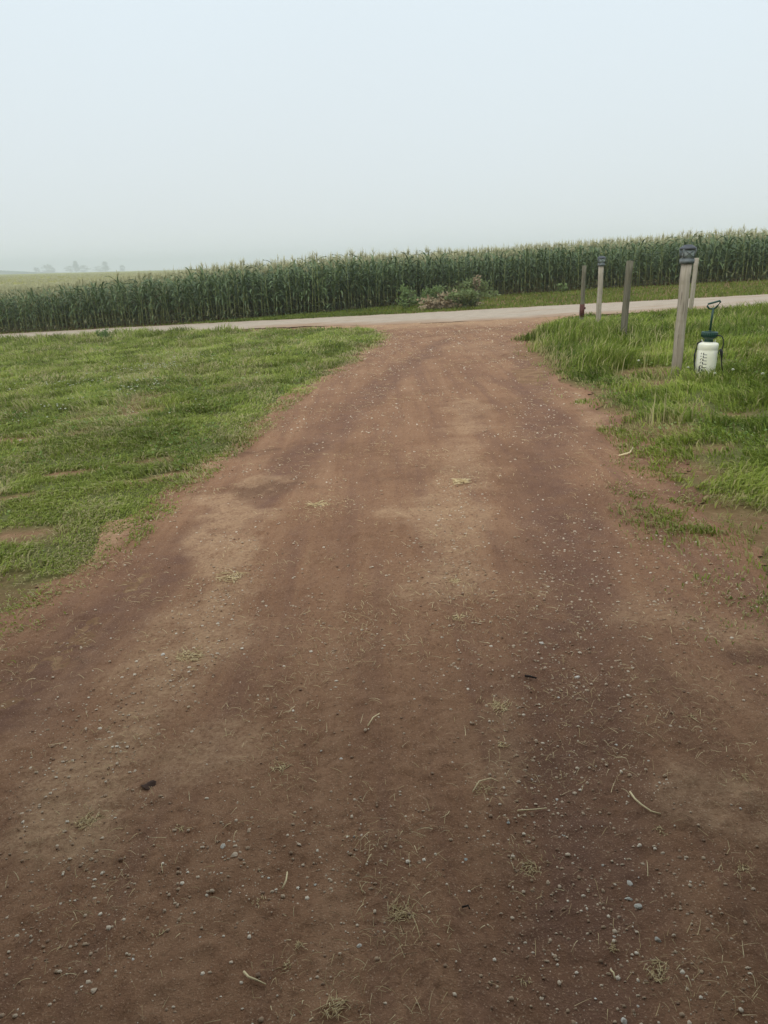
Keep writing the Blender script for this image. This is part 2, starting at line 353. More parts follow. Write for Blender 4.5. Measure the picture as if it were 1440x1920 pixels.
def sample_lawn(n, rmin, rmax, amin, amax, p):
    u = rng.random(n)      # density per area ~ r^-p
    r = (rmin ** (2 - p) + u * (rmax ** (2 - p) - rmin ** (2 - p))) ** (1 / (2 - p))
    a = np.radians(rng.uniform(amin, amax, n)); return r * np.sin(a), r * np.cos(a), r
def lawn(n, amin, amax, side, label):
    x, y, r = sample_lawn(n, 1.6, 38, amin, amax, 1.55)
    e = lawn_edge_dist(x, y); b = bareness(x, y)
    k = (x < XL(y) + .6 if side < 0 else x > XR(y) - .6) & (e > np.where((x > 0) & (y < 4.6), -.45, -.26)) & (y < RN(x) - .03 + rng.random(n) * .12)
    cl = fbm(x * 5, y * 5, 21, 3)
    k &= rng.random(n) < np.clip(1.1 - b * 1.1, .025, 1) * (0.22 + 1.1 * sst(.3, .6, cl))
    x, y, r, e, b, cl = x[k], y[k], r[k], e[k], b[k], cl[k]; n = len(x)
    big = fbm(x * .45, y * .45, 22, 3); nearroad = 1 - sst(.3, 3.2, RN(x) - y)
    if side < 0:
        h = .040 + .035 * sst(5, 13, y - .35 * x) + .05 * sst(.5, .75, big) * sst(5, 12, y) + .13 * nearroad * sst(.35, .6, big + .1)
        tx, ty = at(430, 625); h += .20 * np.exp(-((x - tx) / 1.0) ** 2 - ((y - ty) / 1.2) ** 2)
        tx, ty = at(195, 640); h += .12 * np.exp(-((x - tx) / .8) ** 2 - ((y - ty) / 1.2) ** 2)
    else:
        h = .055 + .03 * sst(4, 7, y) + .06 * sst(8.3, 11, y) * sst(.35, .62, big + .12) + .03 * sst(10.5, 13, y) * sst(.3, .6, big) - .07 * sst(13.5, 15.5, y)
        for qx, qy, hh, rr in ((1225, 800, .12, .18), (1130, 690, .16, .35), (1060, 655, .14, .5), (1040, 640, .12, .5)):
            tx, ty = at(qx, qy); h += hh * np.exp(-((x - tx) / rr) ** 2 - ((y - ty) / (rr * 1.5)) ** 2)
    h = h * rng.uniform(.5, 1.35, n) * (.55 + .9 * sst(.3, .7, fbm(x * 2.6, y * 2.6, 27, 3))) * (.62 + .38 * sst(0, .5, e)) * (1 - (.35 if side < 0 else .5) * b)
    w = (.0032 + .0011 * r ** .85) * rng.uniform(.7, 1.3, n)
    wind = fbm(x * .8, y * .8, 23, 2) * 9 + rng.normal(0, 1.1, n)
    lean = rng.uniform(.3, 1.5 if side < 0 else 1.2, n) * (1.3 - .5 * sst(.08, .2, h))
    dryp = .07 + .55 * b + (.25 if side > 0 else .1) * sst(.3, .6, b) + .10 * sst(.55, .7, fbm(x * 1.3, y * 1.3, 24, 3)) + (.34 * sst(.45, .62, fbm(x * 2.4 + y * .5, y * .45 - x * .2, 25, 4)) if side < 0 else .10 * sst(10, 13, y))
    dry = np.where(rng.random(n) < dryp, rng.uniform(.5, 1, n), rng.uniform(0, .18, n))
    return blades('grass', x, y, zlawn(x, y) + .013 * (1 - sst(.25, .5, np.minimum(np.where(x < 0, XL(y) - x, x - XR(y)), 1))), h, w, lean, wind, dry, M_GRASS if side < 0 else M_GRASSR, label)
lawn(860000, -66, 6, -1, 'mown green and straw flecked lawn left of the dirt driveway')
lawn(600000, 3, 66, 1, 'green grass around the wooden posts right of the driveway')
# far verge between road and corn
n = 70000; x = rng.uniform(-24, 24, n); y = RF(x) - .15 + rng.random(n) * (CL(x) + .2 - RF(x) + .15); k = rng.random(n) < sst(.7, 1.6, CL(x) - RF(x)) + .05; x = x[k]; y = y[k]; n = len(x)
h = .10 * rng.uniform(.5, 1.4, n) * (.6 + .8 * fbm(x * .6, y * .6, 26, 3)); w = .022 * rng.uniform(.7, 1.3, n)
blades('grass', x, y, T(x, y), h, w, rng.uniform(.2, .9, n), rng.uniform(0, 6.28, n), np.where(rng.random(n) < .06, .7, rng.random(n) * .15), M_VERGE,
       'green verge grass between the road and the corn')
# thin grass and dead stems spreading onto the dirt, straw litter
def litter(n, fpos, hr, wr, dryr, mat, name, label, cat):
    px, py = fpos(n); n = len(px); L = rng.uniform(*hr, n) * (1 + .10 * py); w = rng.uniform(*wr, n) * (1 + .16 * np.maximum(py, 0)); a = rng.uniform(0, 6.28, n)
    cv = rng.normal(0, .09, n) * (1 + 4 * (rng.random(n) < .10)); pz = np.array([zdrive(a_, b_) for a_, b_ in zip(px, py)]) + .004
    segs = 4; co = np.zeros((n, (segs + 1) * 2, 3), np.float32)
    cx, cy = px.copy(), py.copy(); tilt = rng.uniform(0, .25, n) * L
    for s in range(segs + 1):
        aa = a + cv * s / segs * 2
        if s: cx = cx + np.cos(aa) * L / segs; cy = cy + np.sin(aa) * L / segs
        ww = w * (1 - .6 * s / segs) * .5; zz = pz + tilt * np.sin(s / segs * 3.0) + .001 * s
        co[:, 2 * s] = np.stack([cx - np.sin(aa) * ww, cy + np.cos(aa) * ww, zz], 1)
        co[:, 2 * s + 1] = np.stack([cx + np.sin(aa) * ww, cy - np.cos(aa) * ww, zz + ww], 1)
    b = np.arange(n)[:, None] * (2 * segs + 2)
    q = np.concatenate([b + np.array([[2 * s, 2 * s + 1, 2 * s + 3, 2 * s + 2]]) for s in range(segs)])
    me = mesh_np(name, co.reshape(-1, 3), q, attrs={'rnd': np.repeat(rng.random(n), 2 * segs + 2), 'dry': np.repeat(rng.uniform(*dryr, n), 2 * segs + 2)})
    return tag(link(name, me, mat), label, cat, kind='stuff')
CLP = [(750, 1722, 60), (987, 1630, 50), (937, 1350, 60), (1235, 1825, 60), (1400, 1480, 60), (1297, 1352, 40), (1390, 1640, 50), (628, 1905, 60), (355, 1240, 70), (170, 1540, 80), (250, 1400, 90), (525, 1450, 60), (538, 1815, 50), (860, 1165, 50), (850, 1095, 50),
       (600, 950, 70), (865, 900, 80), (430, 1090, 80), (1300, 1180, 110), (1400, 1130, 90), (180, 1060, 60), (1060, 1320, 60), (690, 1180, 60), (1150, 920, 60)]
CLP = [(*at(a, b), c * mpp(*at(a, b))) for a, b, c in CLP]
m = NT('straw'); c = m.ramp(m.attr('rnd'), [(.0, (.19, .115, .065)), (.35, (.37, .25, .135)), (.7, (.60, .45, .235)), (1, (.84, .70, .42))]); m.base(c, .8, .2); M_STRAW = m.m
def near_clumps(n):
    wt = np.array(CLP)[:, 2] ** 1.2; i = rng.choice(len(CLP), n, p=wt / wt.sum()); c = np.array(CLP)[i]; x = c[:, 0] + rng.normal(0, .6, n) * c[:, 2]; y = c[:, 1] + rng.normal(0, .8, n) * c[:, 2]
    k = (np.minimum(x - XL(y), XR(y) - x) > .02) & (y > .5); return x[k], y[k]
def on_drive(n, p=1.25, wt=None):
    x, y, r = sample_lawn(n, .75, 22, -40, 40, p); e = np.minimum(x - XL(y), XR(y) - x); k = (e > .02) & (y < RN(x))
    cl = fbm(x * 3.1, y * 3.1, 90, 4); k &= rng.random(n) < sst(.48, .72, cl) * .75 + .06 + .6 * (1 - sst(.05, .55, x - XL(y))) * sst(4, 7, y)
    return x[k], y[k]
litter(125000, on_drive, (.007, .036), (.0005, .0013), (.5, 1), M_STRAW, 'straw_litter', 'fine dry straw and clippings strewn over the dirt driveway', 'straw')

litter(4200, near_clumps, (.004, .020), (.0006, .0014), (.5, 1), M_STRAW, 'straw_litter', 'loose pale straw gathered in patches on the dirt driveway', 'straw')
# low broad leaved weeds in the lawns
def lawn_weeds(n):
    x, y, r = sample_lawn(n, 2.2, 26, -38, 38, 1.5); e = lawn_edge_dist(x, y)
    k = (e > .02) & (y < RN(x) - .2) & (rng.random(n) < sst(.52, .66, fbm(x * 1.7, y * 1.7, 33, 4)) + .03) & (rng.random(n) > bareness(x, y) * .8)
    x, y, r = x[k], y[k], r[k]; n = len(x); L = (.013 + .0016 * r) * rng.uniform(.6, 1.4, n); a = rng.uniform(0, 6.28, n); t = rng.uniform(-.1, .7, n)
    z = zlawn(x, y) + rng.uniform(.02, .075, n); d = np.stack([np.cos(a) * np.cos(t), np.sin(a) * np.cos(t), np.sin(t)], 1); s_ = np.stack([-np.sin(a), np.cos(a), rng.normal(0, .3, n)], 1); p = np.stack([x, y, z], 1)
    L = L[:, None]; v = np.stack([p, p + d * L * .45 + s_ * L * .42, p + d * L, p + d * L * .45 - s_ * L * .42], 1).reshape(-1, 3)
    me = mesh_np('lawn_weeds', v, np.arange(n)[:, None] * 4 + np.array([[0, 1, 2, 3]]), attrs={'rnd': np.repeat(rng.random(n), 4), 'dry': np.repeat(np.where(rng.random(n) < .06, .7, 0.), 4)})
    tag(link('lawn_weeds', me, M_WLEAF), 'low clover and broad leaved weeds growing among the lawn grass', 'weeds', kind='stuff')
M_WLEAF = grass_mat('clover_leaves', (.09, .15, .03), (.19, .28, .07), (.32, .40, .15), (.40, .33, .17))
lawn_weeds(60000)
# wispy seeding grass by the mouth of the driveway
c = np.array([at(a, b) for a, b in ((1045, 645), (1080, 660), (1120, 690), (1150, 660), (1060, 625), (1225, 800), (1180, 640))]); i = rng.choice(len(c), 760, p=(.17, .17, .16, .16, .17, .03, .14))
p = c[i] + rng.normal(0, 1, (len(i), 2)) * np.where(i == 5, .12, .55)[:, None]; k = lawn_edge_dist(p[:, 0], p[:, 1]) > .1; p = p[k]; n = len(p); r = np.hypot(p[:, 0], p[:, 1])
blades('grass', p[:, 0], p[:, 1], zlawn(p[:, 0], p[:, 1]), rng.uniform(.12, .30, n), .0028 + .0006 * r, rng.uniform(.1, .6, n), rng.normal(.4, 1.2, n), np.where(rng.random(n) < .45, rng.uniform(.4, .9, n), .1), M_GRASS,
       'pale wispy seeding grass at the right corner of the driveway mouth')

# ------------------------------------------------------------------ corn
CSC = pl([(-30, .84), (-18, .86), (-9, 1.0), (-2, 1.0), (3, .94), (10, .89), (16, .88), (40, .88)])
def corn_arrays(seed, nleaf=12, seg=6, top=None, fold=True):
    r = np.random.default_rng(seed); H = 1.98
    vs, qs = [], []; plane = r.uniform(0, math.pi)
    hs = np.linspace(.12, H - .30, nleaf)
    for k in range(nleaf):
        f = hs[k] / H
        if top is not None and f < top: continue
        a = plane + (math.pi if k % 2 else 0) + r.normal(0, .35); L = (.50 + .42 * math.sin(min(1, f * 1.12) * math.pi * .88)) * r.uniform(.85, 1.12)
        Wd = .088 * (.7 + .5 * math.sin(f * math.pi)) * r.uniform(.85, 1.15)
        e0 = math.radians(r.uniform(50, 68) + 12 * f); drop = math.radians(r.uniform(75, 135) - 45 * max(0, f - .75) / .25)
        if f < .25: e0 -= .5; L *= .7
        cx, cz = .012, hs[k]; ring = []
        for s in range(seg + 1):
            t = s / seg; e = e0 - drop * t ** 1.5
            if s: cx += math.cos(e) * L / seg; cz += math.sin(e) * L / seg
            wd = Wd * (.25 + .75 * min(1, t * 4)) * (1 - t ** 2.2) * .5 + .002
            up = wd * .45; wv = .018 * math.sin(s * 2.1 + k) * (t > .1)
            tw = r.normal(0, .12)
            nxs = -math.sin(e)
            pts = [(cx, wd + 0, cz + up + wv), (cx, 0, cz), (cx, -wd, cz + up - wv)] if fold else [(cx, wd, cz + up * .5 + wv), (cx, -wd, cz + up * .5 - wv)]
            for (lx, ly, lz) in pts:
                ring.append((lx * math.cos(a) - ly * math.sin(a), lx * math.sin(a) + ly * math.cos(a), max(.01, lz)))
        m_ = 3 if fold else 2; b = sum(len(v) for v in vs)
        for s in range(seg):
            for j in range(m_ - 1):
                o = b + s * m_ + j; qs.append((o, o + 1, o + m_ + 1, o + m_))
        vs.append(np.array(ring))
    return np.concatenate(vs), np.array(qs), H, r
def tube(pts, rad, n=5):
    pts = np.array(pts, float); vs, qs = [], []
    for i, p in enumerate(pts):
        d = pts[min(i + 1, len(pts) - 1)] - pts[max(i - 1, 0)]; d /= np.linalg.norm(d)
        a = np.cross(d, [0, 0, 1.0]) if abs(d[2]) < .9 else np.cross(d, [1.0, 0, 0]); a /= np.linalg.norm(a); c = np.cross(d, a)
        for k in range(n):
            t = 2 * math.pi * k / n; vs.append(p + (a * math.cos(t) + c * math.sin(t)) * rad[i])
    for i in range(len(pts) - 1):
        for k in range(n): qs.append((i * n + k, i * n + (k + 1) % n, (i + 1) * n + (k + 1) % n, (i + 1) * n + k))
    for e in (0, len(pts) - 1):
        c = len(vs); vs.append(pts[e])
        for k in range(n):
            a_, b_ = e * n + k, e * n + (k + 1) % n
            qs.append((a_, b_, c, c) if False else (b_, a_, c, -1) if e == 0 else (a_, b_, c, -1))
    return np.array(vs), qs
def split(qs):
    q = [f for f in qs if f[3] >= 0]; t = [f[:3] for f in qs if f[3] < 0]; return np.array(q, np.int32).reshape(-1, 4), np.array(t, np.int32).reshape(-1, 3)
def merge(parts):
    V, Q = [], []; b = 0
    for v, q in parts:
        V.append(v); Q += [tuple(i + b if i >= 0 else -1 for i in f) for f in q]; b += len(v)
    return np.concatenate(V), Q
def tassel_parts(r, H, n=9, sides=3):
    ps = []
    for k in range(n):
        a = r.uniform(0, 6.28); sp = 0 if k == 0 else r.uniform(.18, .6); L = .36 if k == 0 else r.uniform(.18, .28); b = H + (.0 if k == 0 else r.uniform(.0, .1))
        pts = [(0, 0, b)] if k else [(0, 0, H - .05)]
        for s in (0.5, 1.0): pts.append((math.cos(a) * sp * L * s ** 1.2, math.sin(a) * sp * L * s ** 1.2, b + L * s * (1 - .25 * s * (sp > .3))))
        ps.append(tube(pts, [.0045, .0075, .003], sides))
    return ps
ND = 8; CT = []
for s in range(ND):
    v, q, H, r = corn_arrays(100 + s)
    fol = mesh_np('foliage', v, q, smooth=True); fol.materials.append(M_CLEAF)
    bend = r.normal(0, .02)
    sv, sq = tube([(0, 0, -.05), (bend, 0, .7), (bend, .01, 1.4), (0, 0, H)], [.016, .014, .011, .006], 6); a, b = split(sq); st = mesh_np('stalk', sv, a, b, smooth=True); st.materials.append(M_CSTALK)
    tv, tq = merge(tassel_parts(r, H)); a, b = split(tq); ts = mesh_np('tassel', tv, a, b); ts.materials.append(M_TASSEL)
    az = r.uniform(0, 6.28); ez = r.uniform(.85, 1.1)
    ep = [(math.cos(az) * (.015 + .10 * t), math.sin(az) * (.015 + .10 * t), ez + .24 * t) for t in (0, .25, .6, .9, 1.1)]
    ev, eq = tube(ep, [.012, .026, .028, .014, .004], 7); a, b = split(eq); er = mesh_np('ear', ev, a, b, smooth=True); er.materials.append(M_HUSK)
    CT.append((fol, st, ts, er, v, q, tv, tq, sv, sq))
front = []; xq = -18.9
while xq < 17.2:
    front.append((xq + rng.normal(0, .03), CL(xq) + rng.normal(0, .05))); xq += .172
row1 = [(v, CL(v) + .76 + rng.normal(0, .05)) for v in np.arange(-8.5, 8.4, .18) + rng.normal(0, .03, len(np.arange(-8.5, 8.4, .18)))]
plants = front + row1[:max(0, 300 - len(front))]
CLAB = 'tall leafy green corn plant with pale tassel in the front rows of the corn field'
for i, (px, py) in enumerate(plants):
    fol, st, ts, er = CT[int(rng.integers(ND))][:4]
    e = empty('corn_plant', (px, py, float(T(px, py)) - .02), rng.uniform(0, 6.28)); s = float(CSC(px)) * rng.uniform(.84, 1.11) * (1 + .10 * (vn(px * .4, 3., 8) - .5)); e.scale = (s, s, s)
    e.rotation_euler[0] = rng.normal(0, .05); e.rotation_euler[1] = rng.normal(0, .05)
    tag(e, CLAB, 'corn plant', 'corn plants at the front edge of the field')
    link('stalk', st, None, e); link('foliage', fol, None, e); link('tassel', ts, None, e); link('ear', er, None, e)
# the rest of the field as one stuff object: full plants behind, then tops only, then the closed canopy
FV, FQ, FT, FM = [], [], [], []; fb = 0
def put(tv, tq, tt, mi, px, py, pz, rz, sc):
    """repeat a template (verts, quads, tris) at many points"""
    global fb
    n = len(px); c, s = np.cos(rz), np.sin(rz)
    v = np.zeros((n, len(tv), 3), np.float32)
    v[:, :, 0] = px[:, None] + sc[:, None] * (tv[None, :, 0] * c[:, None] - tv[None, :, 1] * s[:, None])
    v[:, :, 1] = py[:, None] + sc[:, None] * (tv[None, :, 0] * s[:, None] + tv[None, :, 1] * c[:, None])
    v[:, :, 2] = pz[:, None] + sc[:, None] * tv[None, :, 2]
    off = (fb + np.arange(n) * len(tv))[:, None, None]
    FV.append(v.reshape(-1, 3))
    if len(tq): FQ.append((tq[None] + off).reshape(-1, 4)); FM.append(('q', mi, n * len(tq)))
    if len(tt): FT.append((tt[None] + off).reshape(-1, 3)); FM.append(('t', mi, n * len(tt)))
    fb += n * len(tv)
LOW = []
for s in range(6):
    v, q, H, r = corn_arrays(300 + s, 12, 5, None, False); sv, sq = tube([(0, 0, 0), (0, 0, H)], [.015, .006], 4); a, b = split(sq)
    tv, tq = merge(tassel_parts(r, H, 6)); ta, tb = split(tq)
    v2, q2, H2, r2 = corn_arrays(400 + s, 12, 4, .72, False)
    t3, q3 = merge(tassel_parts(r2, H2, 4)); t3[:, :2] *= 1.6; ta3, tb3 = split(q3)
    LOW.append(((v, q), (sv, a, b), (tv, ta, tb), (v2, q2), (t3, ta3, tb3)))
E0 = np.zeros((0, 3), np.int32)
pts = [(v, CL(v), 0) for v in list(np.arange(-27, -18.95, .2)) + list(np.arange(17.25, 26, .2))]
for k in range(1, 60):
    yo = .76 * k; half = 26 + .6 * k; stp = .18 if k < 12 else (.26 if k < 25 else .42)
    for v in np.arange(-half, half, stp):
        if k == 1 and len(row1) and row1[0][0] - .1 < v < row1[min(len(row1), 300 - len(front)) - 1][0] + .1: continue
        pts.append((v, CL(v) + yo, k))
pts = np.array(pts); pts[:, 0] += rng.normal(0, .04, len(pts)); pts[:, 1] += rng.normal(0, .06, len(pts))
px, py, pk = pts.T; pz = T(px, py) - .02; rz = rng.uniform(0, 6.28, len(px)); sc = CSC(px) * rng.uniform(.86, 1.11, len(px)) * (1 + .06 * (vn(px * .4, py * .4, 8) - .5)); tid = rng.integers(0, 6, len(px))
for s in range(6):
    full, stalk, tas, top, tas2 = LOW[s]
    a = (tid == s) & (pk < 9); b = (tid == s) & (pk >= 9)
    put(full[0], full[1], E0, 0, px[a], py[a], pz[a], rz[a], sc[a]); put(stalk[0], stalk[1], E0, 1, px[a], py[a], pz[a], rz[a], sc[a]); put(tas[0], tas[1], tas[2], 2, px[a], py[a], pz[a], rz[a], sc[a])
    put(top[0], top[1], E0, 0, px[b], py[b], pz[b], rz[b], sc[b] * 1.0); put(tas2[0], tas2[1], tas2[2], 2, px[b], py[b], pz[b], rz[b], sc[b])
# far canopy: tassels thinning with distance
n = 26000; r_ = 78 * np.exp(rng.random(n) * math.log(420 / 78)); a_ = np.radians(rng.uniform(-42, 42, n)); px = r_ * np.sin(a_); py = r_ * np.cos(a_) + 0
k = py > CL(px) + 40; px, py, r_ = px[k], py[k], r_[k]
tv, ta, tb = LOW[0][4]; tv = tv.copy(); tv[:, 2] -= 1.98
v2 = LOW[1][3]
for s in range(3):
    kk = rng.integers(0, 3, len(px)) == s
    sc = (.9 + .003 * r_[kk]); t_ = LOW[s][4][0].copy(); t_[:, 2] = (t_[:, 2] - 1.98) * .8
    t_[:, :2] *= 2.2; put(t_, LOW[s][4][1], LOW[s][4][2], 2, px[kk], py[kk], T(px[kk], py[kk]) + 1.95 * CSC(px[kk]), rng.uniform(0, 6, kk.sum()), sc)
# canopy sheet
cx_ = np.concatenate([-np.geomspace(40, 700, 40)[::-1], np.arange(-39, 39.1, 1.0), np.geomspace(40, 700, 40)]); cy_ = np.concatenate([np.arange(4, 60, 1.0), np.geomspace(60, 640, 90)])
CX, CO = np.meshgrid(cx_, cy_); x = CX.ravel(); y = (CL(CX) + CO).ravel(); z = T(x, y) + 1.66 * CSC(x) + (vn(x * 2.3, y * 2.3, 91) - .5) * .35 + .3 * sst(30, 60, CO.ravel())
nx, ny = len(cx_), len(cy_); ii = np.arange(nx * ny).reshape(ny, nx); quads = np.stack([ii[:-1, :-1], ii[:-1, 1:], ii[1:, 1:], ii[1:, :-1]], -1).reshape(-1, 4)
FV.append(np.stack([x, y, z], 1)); FQ.append(quads + fb); FM.append(('q', 3, len(quads))); fb += len(x)
m = NT('corn_canopy'); c = m.ramp(m.noise(.9, 6), [(.3, (.20, .20, .035)), (.5, (.27, .255, .05)), (.7, (.34, .305, .075))]); m.base(c, .9, .1); m.bump(m.noise(3, 5), .8, .2); M_CANOPY = m.m
me = mesh_np('corn_field', np.concatenate(FV), np.concatenate(FQ), np.concatenate(FT))
mi = np.concatenate([np.full(nn, i_) for k_, i_, nn in FM if k_ == 'q'] + [np.full(nn, i_) for k_, i_, nn in FM if k_ == 't']).astype(np.int32)
for mm in (M_CLEAF, M_CSTALK, M_TASSEL, M_CANOPY): me.materials.append(mm)
me.polygons.foreach_set('material_index', mi); me.update()
tag(link('corn_field', me), 'mass of tasselled corn stretching back behind the front rows to the horizon', 'corn field', kind='stuff')

# ------------------------------------------------------------------ mesh-part helpers for small objects
def mk(name, parts, mat, parent=None, smooth=True, bevel=0):
    v, q = merge(parts); a, b = split(q); me = mesh_np(name, v, a if len(a) else None, b if len(b) else None, smooth=smooth)
    o = link(name, me, mat, parent)
    if bevel:
        bm = bmesh.new(); bm.from_mesh(me); bmesh.ops.bevel(bm, geom=bm.edges[:] , offset=bevel, segments=2, affect='EDGES', profile=.6); bm.to_mesh(me); bm.free()
    return o
def box(cx, cy, cz, sx, sy, sz, taper=1.0):
    v = []
    for k, t in ((-1, 1), (1, taper)):
        for a, b in ((-1, -1), (1, -1), (1, 1), (-1, 1)): v.append((cx + a * sx / 2 * t, cy + b * sy / 2 * t, cz + k * sz / 2))
    return np.array(v), [(3, 2, 1, 0), (4, 5, 6, 7), (0, 1, 5, 4), (1, 2, 6, 5), (2, 3, 7, 6), (3, 0, 4, 7)]
def lathe(prof, n=28, cap=True):
    v, q = [], []
    for (r, z) in prof:
        for k in range(n): t = 2 * math.pi * k / n; v.append((r * math.cos(t), r * math.sin(t), z))
    for i in range(len(prof) - 1):
        for k in range(n): q.append((i * n + k, i * n + (k + 1) % n, (i + 1) * n + (k + 1) % n, (i + 1) * n + k))
    if cap:
        for e, z in ((0, prof[0][1]), (len(prof) - 1, prof[-1][1])):
            c = len(v); v.append((0, 0, z))
            for k in range(n):
                a, b = e * n + k, e * n + (k + 1) % n; q.append((b, a, c, -1) if e == 0 else (a, b, c, -1))
    return np.array(v), q

# ------------------------------------------------------------------ posts and lamps
m = NT('weathered_wood'); co = m.obj(); mp = m.n('ShaderNodeMapping'); mp.inputs['Scale'].default_value = (14, 14, .55); m.l(co, mp.inputs[0])
w1 = m.noise(3.5, 6, mp.outputs[0], .7); w2 = m.noise(9, 4, co)
c = m.ramp(w1, [(.3, (.26, .22, .165)), (.5, (.41, .355, .275)), (.7, (.53, .47, .375))]); c = m.mix(m.ramp(w2, [(.55, 0.), (.75, .5)]), c, (.22, .21, .12))
crk = m.ramp(m.noise(8, 3, mp.outputs[0], .4), [(.34, .7), (.38, 0.)]); c = m.mix(crk, c, (.12, .10, .08)); tz = m.n('ShaderNodeSeparateXYZ'); m.l(co, tz.inputs[0]); c = m.mix(m.math('MULTIPLY', m.ramp(tz.outputs['Z'], [(.05, .8), (.35, 0.)]), w2), c, (.20, .15, .10))
m.base(c, .9, .15); m.bump(w1, .6, .006); M_WOOD = m.m
m = NT('grey_old_wood'); co = m.obj(); mp = m.n('ShaderNodeMapping'); mp.inputs['Scale'].default_value = (14, 14, 1.2); m.l(co, mp.inputs[0])
w1 = m.noise(3.5, 6, mp.outputs[0], .7); c = m.ramp(w1, [(.3, (.10, .09, .06)), (.5, (.17, .155, .11)), (.7, (.24, .215, .16))]); m.base(c, .9, .15); m.bump(w1, .6, .006); M_WOOD2 = m.m
M_RUST = plain('rusty_red_stain', (.12, .05, .04), .8, .2, .3, 40, bump=.3)
M_PEWTER = plain('dark_pewter_plastic', (.075, .08, .09), .5, .4, .2, 20)
M_PEWTER2 = plain('grey_lamp_frame', (.16, .18, .18), .5, .4, .2, 20)
m = NT('lamp_glass'); m.base((.62, .69, .66), .2, .5); m.b.inputs['Transmission Weight'].default_value = .35; M_GLASS = m.m
M_CELL = plain('lamp_inner_reflector', (.55, .6, .58), .4, .4, .1, 20)
def post_mesh(w, h, seed):
    r = np.random.default_rng(seed); n = 9; v, q = [], []; ch = w * .12
    prof = [(-w / 2 + ch, -w / 2), (w / 2 - ch, -w / 2), (w / 2, -w / 2 + ch), (w / 2, w / 2 - ch), (w / 2 - ch, w / 2), (-w / 2 + ch, w / 2), (-w / 2, w / 2 - ch), (-w / 2, -w / 2 + ch)]
    for i in range(n):
        z = -.25 + (h + .25) * i / (n - 1); ox, oy = r.normal(0, .0018, 2)
        for (a, b) in prof: v.append((a + ox + r.normal(0, .0008), b + oy + r.normal(0, .0008), z))
    for i in range(n - 1):
        for k in range(8): q.append((i * 8 + k, i * 8 + (k + 1) % 8, (i + 1) * 8 + (k + 1) % 8, (i + 1) * 8 + k))
    c = len(v); v.append((0, 0, h + .004))
    for k in range(8): q.append(((n - 1) * 8 + k, (n - 1) * 8 + (k + 1) % 8, c, -1))
    return np.array(v), q
def lamp_post(px, py, h, label, lean, rz, seed):
    x, y = at(px, py); e = empty('lamp_post', (x, y, float(zlawn(x, y))), rz); e.rotation_euler = (lean[0], lean[1], rz)
    tag(e, label, 'lamp post', 'solar lamps on wooden posts')
    mk('post', [post_mesh(.082, h, seed)], M_WOOD, e, smooth=False)
    lam = mk('lantern', [box(0, 0, h + .012, .110, .110, .040), box(0, 0, h + .037, .102, .102, .010)], M_PEWTER2, e, False)
    mk('glass', [box(0, 0, h + .083, .094, .094, .078, 1.2)], M_GLASS, lam, False)
    mk('reflector', [box(0, 0, h + .082, .05, .05, .074)], M_CELL, lam, False)
    fr = []; hz0, hz1, w0, w1 = h + .044, h + .122, .050, .059
    for sx, sy in ((-1, -1), (1, -1), (1, 1), (-1, 1)): fr.append(tube([(sx * w0, sy * w0, hz0), (sx * w1, sy * w1, hz1)], [.005, .005], 6))
    for k in range(4):
        a = k * math.pi / 2; R = lambda u_, z_, d: (u_ * math.cos(a) - (-d) * math.sin(a) * -1 if False else u_ * math.cos(a) + d * math.sin(a), u_ * math.sin(a) - d * math.cos(a), z_)
        fr.append(tube([R(-w0, hz0, w0 + .002), R(w1, hz1, w1 + .002)], [.0032, .0032], 5)); fr.append(tube([R(w0, hz0, w0 + .003), R(-w1, hz1, w1 + .003)], [.0032, .0032], 5))
    mk('cross_frame', fr, M_PEWTER2, lam, True)
    mk('roof', [lathe([(.066, h + .121), (.078, h + .121), (.080, h + .127), (.076, h + .136), (.060, h + .147), (.040, h + .157), (.036, h + .163), (.0, h + .165)], 32, False)], M_PEWTER, lam, True)
    return e
lamp_post(1267, 703, 1.075, 'wooden post with dark roofed solar lamp, beside the white garden sprayer', (0, -.004, 0), -.06, 1)
lamp_post(1121, 612, 1.10, 'wooden post with small solar lamp, farther one between two bare fence posts', (0, -.012, 0), -.04, 2)
def fence_post(px, py, h, w, mat, label, lean, rz, seed):
    x, y = at(px, py); e = empty('fence_post', (x, y, float(zlawn(x, y))), rz); e.rotation_euler = (lean[0], lean[1], rz)
    tag(e, label, 'fence post', 'bare wooden fence posts'); mk('post', [post_mesh(w, h, seed)], mat, e, False); return e
e = fence_post(1090, 603, 1.13, .072, M_WOOD2, 'thin dark bare fence post with rust red lower part, nearest the driveway', (0, -.005, 0), .1, 3)
mk('rusty_sleeve', [box(0, 0, .22, .080, .080, .26), box(.05, -.01, .27, .03, .05, .05)], M_RUST, e, False)
fence_post(1168, 637, 1.10, .078, M_WOOD2, 'bare grey fence post standing between the two lamp posts', (0, .012, 0), .2, 4)
fence_post(1294, 588, 1.10, .074, M_WOOD, 'pale bare fence post far behind the sprayer near the road', (0, .012, 0), 0, 5)

